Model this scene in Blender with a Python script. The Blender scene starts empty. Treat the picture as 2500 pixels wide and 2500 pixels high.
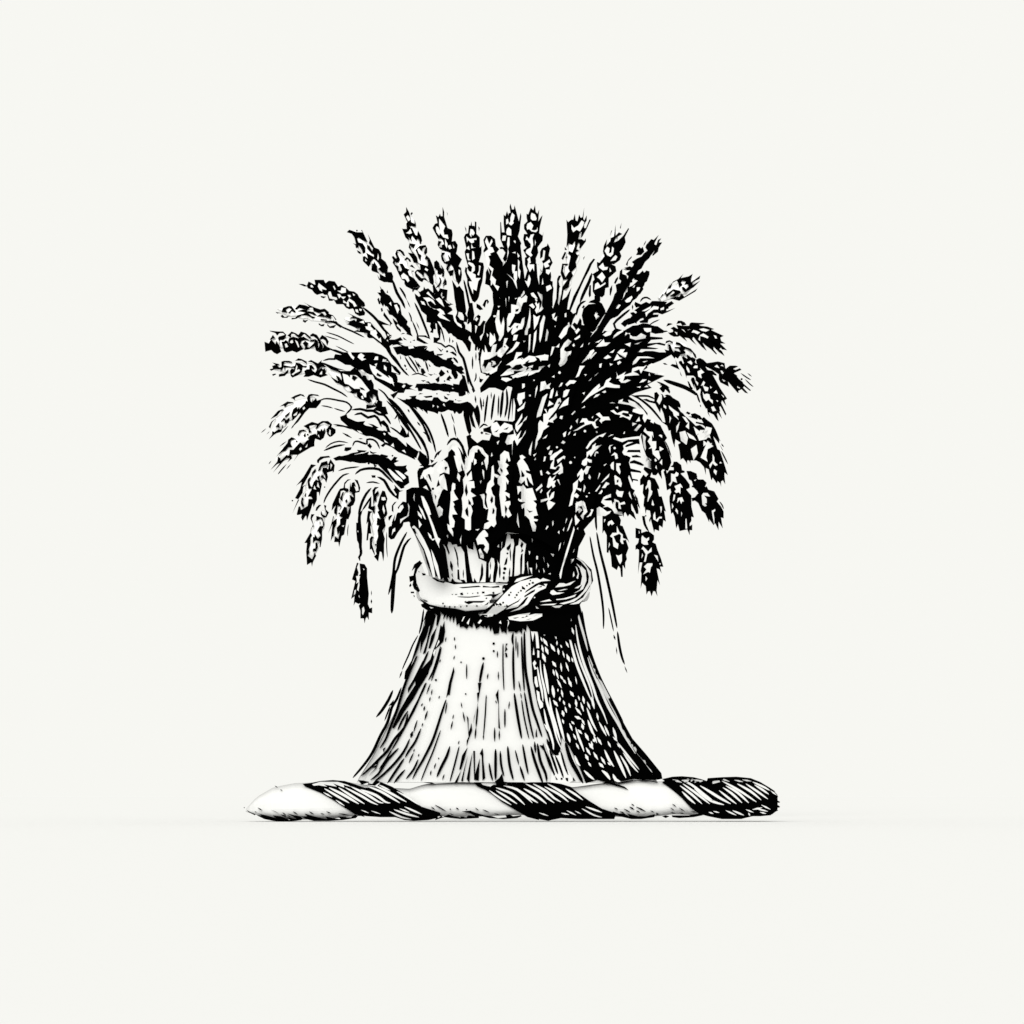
# engraved wheat sheaf on a twisted roll
FRONT = 3.4
GND = 0.803
DATA = """
@ 600 480 400
E 26 0 w 128,42 140,62 155,80 170,100
b 119,42 122,39 131,42 138,42 136,40 137,39 144,54 137,51 133,48 131,49 133,54 138,55 141,60 141,66 138,67 137,63 133,57 133,60 130,61 129,57 126,55 130,56 128,48 125,44
b 152,60 157,62 160,67 160,73 165,77 168,83 167,89 172,89 174,94 173,102 167,101 163,101 157,98 155,92 158,97 158,91 165,95 162,96 163,99 165,99 164,90 161,90 156,85 159,83 156,78 151,73 147,77 147,80 145,83 141,79 138,76 138,71 140,70 144,73 142,66 151,71 151,68 148,67 143,61 143,57 146,58 149,64 150,61 145,55 146,51 144,44
w 155,73 156,67 157,72 156,75
w 141,73 141,76 143,76
b 148,86 149,79 151,79 151,76 155,82 155,87 158,91 149,88
b 131,63 135,65 136,67 135,68 132,66
d 131,40 1
t 3.2 173,98 178,113 184,123 188,132
t 1.5 182,107 186,113 189,118
E 30 0 w 76,105 95,108 115,116 138,132
b 74,100 82,104 81,98 92,98 94,102 98,99 105,100 109,106 113,104 118,107 122,111 128,112 132,115 134,119 140,125 141,129 139,130 136,129 141,137 140,140 134,141 129,138 127,133 126,132 122,133 118,131 115,127 107,127 104,122 102,123 98,123 96,116 93,116 91,114 84,116 81,114 78,110 73,108 72,105
w 76,105 78,104 80,107 77,107
w 86,102 95,109 95,110 90,109 90,112 87,110 85,106
w 104,105 106,109 105,110 103,106
w 98,112 100,112 102,118 107,119 108,121 106,122 104,121 103,121 99,120 97,115
w 108,111 112,111 113,107 118,108 118,113 113,114
w 108,115 111,115 113,118 118,118 115,121 112,118 110,120
w 120,116 123,116 124,118 122,119
w 126,114 129,116 127,117
w 115,122 119,125 122,120 128,124 131,129 128,130 126,126 121,123 122,130 119,129 119,126 115,125
w 129,133 132,133 133,137 130,136
w 134,132 137,133 136,135 134,134
b 62,103 68,103 74,106 69,106
b 88,117 95,118 92,120 89,119
t 3 137,130 147,138 155,146 163,157 170,163
b 156,145 171,152 161,151 163,156 157,151
E 26 0 w 40,135 60,136 80,140 103,147
b 42,136 44,131 50,129 54,129 57,133 59,136 58,137 54,135 52,138 50,137 54,133 51,131 47,133 49,137
b 58,132 60,133 63,131 72,134 76,131 79,131 80,135 86,137 93,136 95,139 93,141 96,142 98,139 98,136 93,132 88,133 82,131 75,128 67,124 72,127 75,130 70,128 63,127
b 61,135 67,133 73,134 72,137 67,136
b 54,143 58,143 61,140 68,138 74,135 80,136 84,140 81,140 76,138 73,137 78,141 82,142 79,144 76,142 71,140 66,140 60,144 54,145
b 84,141 90,137 95,142 98,138 103,140 107,145 106,146 103,141 101,141 100,144 94,142
b 68,145 70,146 74,145 70,149 67,147
b 88,144 96,145 94,146 89,146
b 86,149 89,151 93,150 92,153 89,153 86,151
b 96,150 99,153 107,151 104,155 99,155 96,152
b 37,133 43,134 39,134
b 35,136 41,137 37,138
b 41,141 43,139 46,142 52,140 49,143 43,143
b 93,147 100,146 107,147 113,154 112,155 105,150 99,148 94,149
t 2 108,149 114,154 126,159 140,166
E 28 0 w 28,172 55,172 75,173 92,180
b 28,158 38,159 44,159 48,163 47,166 44,169 40,169 39,174 42,183 37,186 33,184 30,181 23,183 22,171 27,173 30,168 35,174 36,170 39,175 40,173 38,167 39,165 46,163 44,161 40,161 37,164 35,161 29,159
b 49,164 54,159 59,161 62,163 65,159 71,161 77,166 76,168 69,162 65,166 62,166 57,162 54,162 53,166
b 42,171 45,171 47,169 50,171 52,176 50,170 51,167 56,165 62,167 68,165 73,168 76,170 71,169 66,170 64,174 68,180 60,184 55,182 48,184 45,182
w 46,174 48,173 50,177 47,178
w 53,170 55,169 56,172 54,173 52,172
w 58,169 61,171 63,177 62,178
b 76,163 79,161 84,163 88,169 91,177 90,181 87,182 85,181 87,174 84,168 80,165 76,165
b 87,167 90,163 95,166 98,171 96,176 94,170 91,168 88,169
b 88,169 96,177 105,181 118,184 121,188 115,187 100,181 88,184 83,182 81,176 75,180 69,181 70,177 67,173 70,170 74,173 72,177 75,178 80,173 82,170 76,171 76,169 82,168 85,170 86,182 90,181 92,176
b 28,169 32,163 35,167
t 1.5 95,160 108,164 120,170 128,174
t 1.2 93,164 102,167 110,169
t 1.2 106,176 116,181 122,184
t 3 100,180 112,184 122,190 128,196
E 26 5 w 118,145 135,150 150,160 163,172
b 120,137 131,142 139,145 141,148 147,148 152,154 159,161 163,167 168,171 172,184 178,192 170,184 158,173 150,167 145,167 143,165 143,161 135,160 127,159 132,157 134,158 135,155 130,155 118,150 121,150 122,148 115,144 122,147 128,145 130,147 131,144 126,143 122,144 126,141
w 134,148 139,146 140,150 137,149
w 144,149 148,150 147,153 151,157 146,158 142,156 141,153 144,153
w 147,158 153,157 155,161 154,163 157,168 159,166 160,172 147,162
t 2 163,170 170,164 172,164
t 2 163,157 167,165 165,170 168,182 176,190 184,202
E 26 0 k 160,110 168,125 180,142 192,160
b 158,105 163,113 170,117 175,125 179,125 182,128 184,139 191,147 190,151 194,155 195,161 197,165 189,162 191,160 188,153 186,152 185,145 181,140 179,143 176,138 172,140 169,139 166,132 171,136 175,134 172,134 168,127 165,130 163,127 165,122 162,130 158,124 159,118 155,113 160,113
w 169,126 171,124 172,129
w 175,128 178,127 181,133 179,138
b 163,136 173,150 171,151 170,154 170,149 166,145 162,140
b 173,143 184,153 183,154 179,150 178,152 183,157 183,160 178,156 174,147
b 155,121 157,119 159,127 157,127
b 159,132 161,131 162,135 160,136
b 180,146 182,144 184,147 182,149
b 167,110 168,114 166,113
@ 950 480 400
t 1.5 12,107 16,113 21,122
t 1.2 21,122 25,131
t 1.8 27,146 32,158 35,168
t 1.6 23,136 26,143 26,148
t 1.2 32,148 36,157
t 2.6 30,125 37,140 43,155 48,168
E 26 0 w 8,66 15,80 22,95 32,106
b 3,71 5,70 8,73 9,72 7,67 9,63 13,62 17,65 19,70 17,70 13,65 10,64 10,68 13,74 11,78 7,77 7,80 11,82 11,87 14,88 15,86 12,79 16,79 19,84 24,86 22,88 24,93 29,96 37,106 28,108 27,111 30,111 20,106 18,103 18,99 15,98 12,93 8,84 4,78 5,75
w 14,93 17,90 22,94 24,99 22,101 19,97 15,97
b 18,74 21,71 25,74 26,77 24,77 22,74 20,75
b 24,82 27,80 31,85
d 28,88 1
E 28 0 w 22,20 30,50 38,75 48,100
b 20,12 24,19 26,30 30,32 30,27 32,34 31,36 26,34 24,36 27,37 31,45 33,46 34,40 38,47 39,52 37,56 36,55 36,50 35,52 34,49 32,52 27,46 26,49 27,53 22,47 24,51 22,51 19,48 15,37 16,38 21,38 20,32 22,29 21,29 17,21 20,18
w 20,24 22,22 24,24 25,27 23,29 22,28
w 20,43 23,41 25,38 27,43 24,44
b 25,20 27,18 28,20 26,22
b 24,55 31,56 29,61 25,58 26,63 31,69 33,72 34,78 45,82 46,80 45,74 42,73 44,69 48,73 51,80 53,85 54,90 52,94 53,101 52,105 48,102 46,94 43,90 41,89 41,94 33,88 32,90 38,96 43,96 46,100 41,98 39,101 35,99 31,94 30,89 33,86 37,86 36,79 29,78 27,73 22,66 28,67 23,60
b 31,63 36,58 43,57 45,61 45,66 43,69 41,66 43,60 40,60 39,64 37,63 35,60 33,62 35,67 38,69 37,76 35,73 33,67
w 43,84 46,86 45,88 42,86
E 22 -5 w 58,80 60,95 62,110
b 53,84 53,77 56,75 59,78 60,83 65,88 65,94 62,94 63,90 60,92 57,91 57,87
b 61,80 65,86 65,94 63,93 63,88
b 63,103 66,96 68,100 68,104 63,106 66,102
s 1.8 59,95 61,99 59,104 55,108
s 2.2 52,104 53,110 53,116
E 40 15 k 38,112 55,135 75,155 92,170
b 28,108 33,107 37,106 33,111 36,112 38,117 40,111 41,106 43,109 46,108 54,115 51,106 53,103 55,108 58,112 60,108 69,110 68,122 73,126 76,127 72,128 75,134 69,138 78,140 80,150 88,155 92,157 97,160 93,168 97,172 96,182 94,183 90,175 86,170 80,168 74,161 70,162 64,153 61,152 58,146 60,152 61,160 60,170 57,160 56,150 53,149 52,161 48,160 50,157 48,153 49,149 44,148 44,140 38,135 35,128 31,120 30,114 35,118 37,117 34,111 30,110 28,113 27,111
w 37,123 41,124 43,128 39,127
w 40,119 47,119 52,122 55,128 49,123 45,124 48,130 54,133 60,132 64,135 66,139 62,139 72,147 60,143 57,140 60,136 56,133 50,131 46,128 44,123
w 46,112 54,122 48,117 44,114
w 55,121 59,119 62,122 65,130 60,126
w 62,113 64,115 62,118 65,118 63,120 61,116
w 66,122 71,124 72,127 68,125
w 70,129 74,129 76,134 75,138 77,147 81,152 86,155 85,151 80,148 78,142 80,137 77,133
w 57,147 60,152 64,158 66,165 62,152 60,148
E 26 0 w 60,25 65,50 72,75 82,100
b 63,12 65,18 65,24 69,37 74,39 75,44 74,53 78,52 81,57 80,64 79,67 86,74 82,82 85,84 86,92 85,99 82,104 79,99 77,88 73,76 72,66 65,64 60,62 57,57 58,52 62,53 60,55 59,59 62,60 62,57 65,56 63,51 60,49 58,50 51,37 54,32 57,31 55,22 58,24 60,20 61,23 63,23
w 59,26 66,35 64,40 65,45 69,45 70,50 64,48 60,43 59,46 56,42 55,37 56,35 58,36 60,40 59,33
w 66,50 69,56 68,61 66,57
w 69,58 72,57 74,61 71,62
w 75,56 77,60 76,61
w 82,86 84,87 83,93 82,90
b 62,66 66,66 63,70 66,77 71,75 69,68 76,77 78,88 79,97 77,85 73,80 70,84 70,88 76,86 75,93 72,94 67,85 69,80 65,79 62,75 61,70
b 68,18 69,20 69,23
E 26 -5 k 99,35 98,60 99,85 101,115
b 97,29 98,36 101,37 101,29 103,30 103,44 107,48 107,60 109,58 109,67 106,77 111,78 112,83 110,100 108,107 106,118 104,122 101,125 98,123 95,115 92,104 92,97 89,88 90,83 92,84 93,82 90,72 89,65 91,61 88,48 90,44 93,43 94,34 96,34
w 96,38 99,39 101,43 99,46 97,44 97,48 95,45
w 91,47 95,50 103,49 103,51 100,51 100,54 97,55 93,51 92,54
w 97,56 99,60 102,60 97,61
w 91,61 94,58 95,63
w 91,67 94,67 94,73 96,75 93,75
w 98,64 100,65 101,73 98,75
w 94,77 99,79 101,82 101,87 98,90 102,92 102,96 108,96 105,100 103,111 99,109 99,115 95,105 94,100 98,100 92,90 92,84 94,88 97,89 98,83 93,79
w 106,81 108,82 106,93 104,92 106,87
b 89,35 91,38 91,43
b 105,35 107,37 106,41
E 26 0 k 119,50 120,75 125,95 130,112
b 114,46 120,46 125,50 126,58 130,62 127,66 134,78 138,100 140,120 125,118 118,105 113,103 114,95 114,89 116,85 119,92 115,76 111,64 113,60 111,51
w 115,48 118,56 121,50 122,53 119,59 122,60 124,65 119,67 120,69 117,70 119,75 118,81 123,85 121,93 126,98 125,104 130,106 128,111 124,105 119,98 121,88 116,82 114,73 112,66 117,62 113,53
w 120,99 122,103 120,105
E 30 -8 k 143,20 144,50 146,80 148,110
b 143,8 145,15 147,15 148,10 153,29 155,19 156,23 154,40 152,47 154,51 156,55 155,58 157,75 160,97 163,100 160,120 150,125 135,120 133,100 131,90 133,85 132,77 136,77 134,73 135,71 137,66 134,62 131,62 130,60 133,59 135,60 131,50 131,30 132,30 133,42 136,42 135,32 135,21 137,23 139,17 141,23 143,19 142,12
w 145,19 148,22 147,27 146,29 147,31 144,34 141,32 143,29 143,25
w 138,27 140,26 141,31 138,33
w 139,38 141,36 144,39 144,46 139,45 138,42
w 134,46 138,46 137,52 133,52
w 140,48 142,48 142,57 140,62 139,74 136,79 134,82 131,80 135,76 138,77 141,66 139,56
w 147,52 149,52 149,55 147,53
w 145,66 149,65 149,67
w 145,80 149,81 148,88 146,91 145,86
w 152,74 154,77 153,84 155,88 154,97 152,93 152,80
w 151,66 154,70 152,72
w 147,88 151,88 151,96 149,103 147,95
w 139,91 144,95 150,101 151,109 146,98
w 131,88 136,89 136,92 133,92 135,97 137,101 140,99 139,108 137,103
E 28 -3 k 170,20 168,45 168,75 172,110
b 162,20 164,21 167,13 170,16 172,10 173,18 175,20 177,15 176,29 179,24 181,22 178,35 177,43 181,46 182,41 181,52 175,60 176,66 173,73 172,78 176,80 180,88 178,92 178,105 183,115 183,125 175,138 168,130 165,115 160,97 163,87 160,80 160,72 162,71 158,63 162,60 160,58 158,50 159,44 163,44 159,38 159,33 163,29 162,25
w 168,19 172,21 174,26 173,28 169,28 167,26 167,22
w 163,32 167,30 170,34 168,39 171,40 174,39 175,36 175,40 173,42 168,41 165,38 163,39 162,36
w 162,47 165,50 167,45 171,44 169,49 170,57 167,66 169,69 167,71 161,66 162,63 167,60 167,56 163,51 161,51
w 172,51 173,54 172,58
w 163,74 166,71 167,78 165,79
w 164,77 166,80 171,80 171,88 169,84 166,89 163,82
w 174,78 178,83 179,89 177,94 177,104 175,95
w 163,100 165,92 167,97 166,103 164,107 160,99
E 24 4 k 186,62 186,80 187,105 186,130
b 178,73 178,65 180,61 186,58 187,55 190,61 188,70 190,71 193,78 190,83 188,92 190,98 186,103 192,102 194,108 193,118 190,135 186,140 180,128 182,110 177,104 177,94 180,90 182,80 180,76 185,73 184,64 182,63 181,71 179,73
w 185,77 189,74 190,77 187,79 189,82 184,84 182,79
w 185,86 192,86 188,92 185,90
w 185,106 190,104 192,108 186,112
w 181,96 182,103 180,104
@ 1300 480 400
E 28 0 w 52,30 50,55 46,80 38,110
b 40,27 42,30 46,27 48,27 50,20 51,28 53,29 55,21 57,25 59,24 61,13 60,26 61,28 64,22 64,28 61,33 61,37 63,37 67,27 69,27 64,38 59,47 57,49 58,42 56,42 54,50 58,50 61,52 63,49 63,53 57,61 55,60 56,56 54,54 52,62 55,63 51,66 53,69 55,68 51,77 52,83 46,89 48,93 44,100 43,107 37,110 35,122 40,118 46,107 42,125 41,133 43,133 48,118 55,105 62,90 67,79 72,73 74,74 70,80 67,87 61,98 57,107 50,123 45,135 48,138 53,136 48,145 45,155 43,148 32,160 25,170 20,160 22,138 28,120 29,97 31,93 34,93 31,100 32,105 34,108 42,97 36,98 33,90 35,79 42,79 41,81 37,81 36,88 39,95 42,90 44,88 42,84 45,70 42,67 43,64 47,66 50,58 50,50 53,43 51,42 49,48 45,47 43,39 41,42 41,49 44,55 50,52 47,57 43,55 40,60 41,45
w 46,33 49,37 54,34 58,28 61,30 60,34 56,41 52,39 48,42 46,38
w 32,107 35,106 34,115 31,128 30,125
b 38,59 41,63 38,63
b 34,73 38,65 40,66 37,73 36,75
b 38,72 41,70 41,72
s 3.5 70,90 67,100 60,115 56,125
b 66,115 67,105 69,104 69,112 69,117 67,119
b 60,75 62,70 60,72
E 28 0 w 98,42 92,65 82,90 80,112
b 98,33 98,46 102,42 106,44 98,49 96,54 101,52 107,46 113,37 114,38 109,48 110,54 106,62 103,65 105,70 103,75 96,80 92,79 98,82 99,88 90,96 90,107 86,108 85,116 82,119 80,118 80,123 76,127 83,131 88,139 78,150 68,160 60,150 58,140 60,132 66,127 75,126 76,118 74,117 71,112 71,100 73,98 72,93 70,92 73,90 78,87 76,82 76,77 79,78 85,70 83,65 84,58 88,50 87,58 92,52 92,49 96,47
w 85,64 88,59 91,61 90,67 93,66 94,59 96,61 95,68 92,71 88,69
w 92,76 95,72 98,69 100,71 98,75
w 78,83 83,78 85,83 89,83 88,86 83,87
w 76,95 82,89 86,95 82,101 79,97
w 73,110 74,103 77,101 80,105 86,101 86,103 80,107
w 91,84 93,88 91,89
b 91,47 93,40 94,40
b 103,37 105,31 104,38
b 66,125 68,123 73,121 73,117 76,115 77,119 76,122 82,126 86,134 86,138 80,136 82,134 78,131 74,126
b 60,141 63,130 68,127 71,132 73,134 74,131 72,128 76,128 80,135 84,139 82,150 76,155 72,160 60,158 61,150
w 74,139 77,137 76,141 79,141 75,145
s 2.6 52,140 53,133 57,126 63,123
b 58,131 60,128 62,129 60,132
b 49,151 52,152 56,143 58,146 58,151 62,152 60,156 54,156 50,155
E 30 3 k 145,58 130,75 112,98 88,145
b 149,45 144,55 144,58 146,57 148,51 152,49 149,54 153,54 149,60 148,65 142,70 141,69 144,64 140,69 131,79 122,87 117,93 118,101 115,102 112,99 110,105 112,107 107,115 100,128 97,135 103,134 100,140 92,145 85,155 75,175 65,180 60,170 75,158 85,140 92,127 99,113 99,110 98,104 102,102 107,103 104,99 102,97 103,88 106,85 111,86 108,84 115,82 118,84 120,80 117,77 123,73 132,69 137,66 133,60 134,57 140,50 143,51
w 106,85 106,91 111,93 112,97 113,94 110,91 115,87 110,87
b 123,62 126,59 128,61 130,59 132,65 128,69 122,69 124,65
b 110,80 113,74 117,70 117,72 113,76 112,82
b 96,102 98,97 101,94 101,97 98,103
b 91,116 91,109 94,104 94,110 92,117
s 1.2 131,58 134,52
E 28 0 k 134,90 122,112 108,128 95,142
b 112,107 118,105 124,99 120,98 119,92 126,91 130,87 132,90 134,87 138,88 138,92 135,100 129,104 131,109 127,115 120,118 118,117 119,122 117,125 108,128 103,134 100,140 92,145 88,140 99,130 108,118 110,113 108,107
w 99,119 102,113 105,114 106,117 103,120 100,129 93,128 95,123
w 109,123 112,120 117,117 118,119 115,124 111,125
w 108,108 112,107 112,112 109,114
w 123,107 127,107 126,110 123,112
w 118,107 121,104 120,107
w 98,132 102,127 104,128 101,132
E 30 0 w 190,97 177,108 165,112 150,122
b 146,125 155,115 161,106 166,100 172,97 178,91 175,96 184,94 189,91 187,97 187,101 198,93 197,97 189,101 189,104 198,99 190,107 180,113 177,110 176,107 178,106 181,109 184,106 183,103 179,104 181,100 177,99 175,101 177,104 173,107 172,102 170,99 165,102 163,108 160,108 163,101 158,110 158,115 166,109 174,111 175,113 168,118 173,118 176,114 179,118 195,108 192,112 173,123 162,120 169,118 162,117 168,113 166,111 158,119 157,115 153,115 148,123
E 30 -6 k 160,130 145,132 130,138 112,150
b 128,127 134,124 138,126 141,123 146,123 159,124 157,127 164,123 167,126 158,132 158,135 169,131 160,136 153,139 144,136 142,139 149,139 148,142 141,143 137,145 136,149 127,149 126,147 131,145 130,141 123,145 123,150 116,147 109,154 104,150 108,146 114,143 120,144 117,140 115,137 119,136 122,138 123,136 120,134 126,130 122,131 120,127 121,124
w 129,135 140,129 139,132 133,135
w 134,141 133,137 137,134 143,129 149,130 148,133 143,133 136,138 134,142
w 151,132 155,130 155,133 151,134
s 2 127,124 130,120 135,119 140,122
b 117,130 118,127 119,130 118,134
s 2.8 100,158 96,150 104,142 110,137 115,133
t 1.4 137,152 143,148 150,145
M 20
@ 950 480 400
b 122,110 135,100 150,100 165,95 178,95 193,100 193,193 105,193 108,170 112,160 113,150 120,140 123,128 122,118
b 74,98 80,107 83,105 88,112 89,120 91,135 90,138 93,143 91,150 86,140 83,138 80,135 77,120 76,110
s 2.5 88,98 92,115 95,130 97,138
b 103,126 107,128 111,133 107,134 103,131
b 110,128 113,122 116,121 118,124 116,127 115,123 113,131
b 80,137 84,141 88,137 91,141 92,148 89,150 94,149 97,153 97,160 99,162 102,161 104,153 99,150 101,143 105,139 108,141 107,147 105,152 107,152 111,146 114,147 112,152 111,161 107,165 108,170 109,175 105,182 104,177 103,182 101,181 103,170 100,162 97,165 95,161 93,165 88,160 87,155 85,157 79,156 75,149 78,146 77,140
w 82,136 86,137 88,141 88,146 84,145 81,141
w 88,148 91,148 93,151 96,148 97,152 97,160 94,161 90,157 90,152
w 103,142 105,144 103,147 101,145
b 97,142 99,142 99,149 96,146
w 128,134 130,134 130,145 132,152 135,142 136,150 135,163 131,170 129,170 130,165 127,158 125,147
w 144,127 150,128 152,119 149,121 147,118 153,115 156,120 161,116 163,118 162,124 158,125 156,130 155,135 152,138 148,138 148,140 142,152 140,153 143,155 148,149 155,150 157,144 160,142 159,151 157,156 153,157 145,163 144,160 146,154 140,160 139,157 139,144 141,138 144,137
B 149,133 153,132 152,135 149,136
w 154,108 158,106 160,114 156,119 153,113
w 167,114 170,113 173,117 175,120 172,121 175,127 177,125 177,133 174,138 172,134 174,130 172,126 175,122 168,117
w 177,103 180,112 181,120 183,125 182,132 179,135 175,137 179,130 180,124 175,113
w 165,128 169,126 172,130 170,132
w 166,131 167,142 166,154 164,156 163,163 160,163 160,159 163,150 165,140
w 170,139 174,142 178,140 175,150 171,157
w 171,161 174,157 173,170 170,184 169,183
w 178,150 182,140 184,142 180,165 178,172 177,168
w 165,163 167,162 166,180 164,184
w 187,156 186,168 184,171 185,162
w 137,118 138,118 138,130
w 141,116 142,118 141,124
w 123,140 126,140 126,142 123,142
w 128,129 131,129 129,131
w 119,160 123,165 124,161 126,170 120,177 118,174
w 147,163 152,163 150,169 146,170
w 119,187 122,175 127,174 125,184
B 141,176 143,175 142,178
w 128,188 127,184 130,180 134,177 136,167 140,167 137,174 141,178 132,190
w 138,186 146,178 150,171 154,172 152,176 145,183
w 108,190 110,180 112,184 111,189
w 113,175 116,183 115,189 113,187
w 115,161 117,163 116,166
w 158,170 161,170 159,172
w 131,120 130,116 128,117
@ 1300 480 400
b 78,165 85,158 93,160 98,155 108,158 113,155 120,160 124,155 130,152 134,151 137,152 143,152 147,156 147,158 158,158 160,159 152,161 145,162 139,160 139,165 153,166 154,168 140,169 136,173 150,172 157,174 156,176 146,174 135,177 149,179 145,180 128,180 123,186 133,182 142,182 152,184 152,187 145,191 140,193 0,193 0,130 20,120 25,140 40,148 50,158 58,152 66,158
w 131,155 140,155 140,159 135,160 132,158
w 110,160 114,162 118,165 123,165 128,161 134,164 133,167 122,169 115,167 115,161 113,161 109,164
w 95,167 96,164 100,160 107,157 107,159 98,165
w 83,163 88,159 94,160 92,163 86,165
w 74,172 82,168 78,172
w 75,177 84,168 85,172 92,172 87,176 79,177
w 109,174 116,172 115,177
w 120,174 129,171 124,174
w 100,184 104,180 109,180 106,185 112,185 109,190
w 91,184 97,180 95,184
w 31,165 37,155 43,150 45,152 42,155 40,162 34,168
w 37,173 42,168 46,171 42,176 38,178 37,181 40,183 46,182 44,188 40,192 38,193 33,190 33,180 36,175
D 40,173 .9
B 41,189 44,186 45,190 43,193 41,193
w 21,188 23,177 28,177 32,173 31,178 26,177 23,186
w 49,168 56,163 56,166 51,169
w 47,175 49,173 50,176 48,177
w 56,178 60,173 59,177
w 66,173 68,172 66,175
w 68,166 73,158 73,160
w 75,155 83,142 86,138 80,150
w 73,140 75,136 76,140 78,140 75,144
w 50,159 52,162 56,157 54,155
w 64,190 68,182 72,180 73,182 66,192
w 23,139 27,137 25,144 29,141 28,147 24,144
w 38,138 40,137 40,142 38,142
w 23,130 25,128 24,131
w 15,170 17,156 19,160 17,170
w 9,170 12,145 14,140 15,143 11,162
w 26,153 27,152 27,154
w 8,190 14,186 19,187 18,193 11,193
@ 1250 860 400
b 0,0 193,0 175,10 150,20 180,28 160,38 165,42 145,48 138,52 150,60 160,72 158,85 153,95 150,100 152,125 150,150 150,166 140,180 130,193 0,193
w 0,14 7,10 12,13 13,17 11,21 5,22 0,22
w 11,6 14,8 20,4 27,5 29,9 26,11 20,12 15,12
w 27,5 31,4 38,3 43,4 42,9 38,7 35,9 34,11 32,7
w 0,28 8,24 14,22 16,18 17,21 13,26 7,28 1,31
w 19,17 25,15 24,18 20,18
w 20,24 22,22 31,21 32,17 39,16 35,19 32,23 28,24 24,26 19,28
w 42,16 45,14 44,18
w 58,4 62,0 70,0 66,8 62,14 57,17 55,14 57,9
w 84,10 92,0 94,0 88,9 82,13
w 91,6 98,0 100,0 93,8
w 108,7 113,3 117,6 111,8
w 120,10 124,2 127,6 130,7
w 103,14 106,13 105,18 103,18
w 115,13 119,14 116,16
w 124,12 127,10 129,12 125,15
w 142,15 143,11 148,5 160,5 168,7 151,7 146,13
w 154,11 160,10 156,12
w 161,15 165,13 169,15 164,16
w 125,1 136,0 134,6 130,3
w 80,16 86,16 82,21 79,28 75,30 78,23
w 85,26 88,26 87,28
w 97,28 102,24 99,27
w 90,34 94,30 93,33
w 55,41 58,36 60,36 58,40
w 63,38 68,33 73,33 76,34 73,37 69,37 65,40
w 47,29 50,27 50,30
w 82,60 88,52 96,43 103,37 104,40 101,44 108,40 111,33 116,30 117,31 114,35 120,38 127,39 127,42 121,42 111,41 102,46 92,52 85,58
w 96,54 99,50 104,49 101,52
w 106,47 110,45 111,47 109,48
w 83,48 86,47 85,50
w 123,23 125,28 129,26 134,23 132,27 141,24 142,19 148,17 155,17 159,15 155,20 152,25 150,20 143,23 148,25 150,27 133,28 131,34 136,32 140,33 134,36 129,36 126,33 128,31 123,31 124,28
w 162,24 163,28 161,27
w 168,26 172,24 179,24 180,26 177,27
w 150,36 154,32 159,32 155,35
w 161,33 164,35 160,36
w 147,41 152,40 151,42
w 156,41 159,39 161,41
w 34,35 39,34 41,39 46,36 44,40 45,43 40,43 33,46
w 12,37 15,37 15,41 12,43
w 27,54 28,43 30,39 30,43
w 44,54 46,45 49,42 49,46 47,54
w 51,52 53,45 54,51
w 60,53 61,46 64,44 68,44 65,51 62,53
w 29,77 30,71 36,53 41,49 42,49 38,61 34,75
w 55,67 61,58 67,53 66,62 60,64
w 42,64 44,57 49,61
w 38,67 40,67 42,72 44,67 49,65 54,55 57,54 58,58 52,68 46,75 43,79 44,80 49,76 52,72 53,77 48,81 49,83 43,82 41,86 44,87 37,92 34,100 30,105 30,108 27,115 28,104 31,94 31,84 33,80 37,83 37,73 41,72
B 54,60 56,58 57,60 55,61
w 7,49 15,47 15,54 12,56 12,60 9,63 6,55
w 6,68 12,63 16,58 14,66 7,70
w 4,90 4,85 8,79 12,72 12,77 6,87 9,85 13,82 12,85 6,94
w 12,83 15,78 18,75 17,79
w 2,90 5,99 11,92 7,103 12,100 16,92 16,95 6,110 3,103
w 20,120 20,115 24,105 23,113 22,122
w 0,82 2,54 4,63 3,80
w 36,102 42,97 40,101
w 42,115 41,113 45,110 44,114
w 58,107 60,104 63,106 61,108
w 60,96 64,93 63,99 61,100
w 66,98 67,95 69,93 68,96
w 72,98 75,95 75,98
w 68,90 70,86 71,88 69,91
w 75,81 78,78 77,84
w 56,78 57,75 60,75 59,79
w 70,73 74,69 75,70 71,74
w 82,66 86,63 86,65
w 94,77 96,75 95,78
w 80,83 83,78 88,78 90,81 97,82 99,79 102,78 98,82 99,87 102,88 98,90 94,84 87,86 77,92 72,93 82,87 86,85 85,82
w 99,73 103,71 107,76 114,76 116,80 110,80 106,82 106,84 103,81 105,78
w 116,69 120,68 124,72 131,69 137,70 137,72 131,71 129,73 135,76 139,76 138,73 142,74 139,80 136,78 131,76 127,77 128,74 122,73
w 125,60 126,57 131,55 130,58 138,60 137,56 145,59 155,68 161,77 163,84 158,86 154,78 155,73 151,73 142,70 143,67 147,66 138,62 131,61
w 115,60 118,59 122,60
w 122,65 125,64 125,67
w 142,83 147,84 142,87
w 146,82 150,76 151,81
w 144,92 150,85 153,86 147,93
w 131,96 133,93 133,96
w 87,113 92,105 100,99 111,95 107,100 103,99 94,107 89,114
w 113,100 117,97 120,97
w 95,110 99,107 98,111 106,109 97,117 93,123 91,120 88,125 94,127 94,130 91,130 89,128 88,133 85,134 82,132 83,128 88,124 88,118 94,114
w 97,122 98,117 101,117 102,119 99,119 98,123
w 119,102 121,100 128,102 141,100 150,99 152,102 150,104 150,102 137,103 130,106
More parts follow.
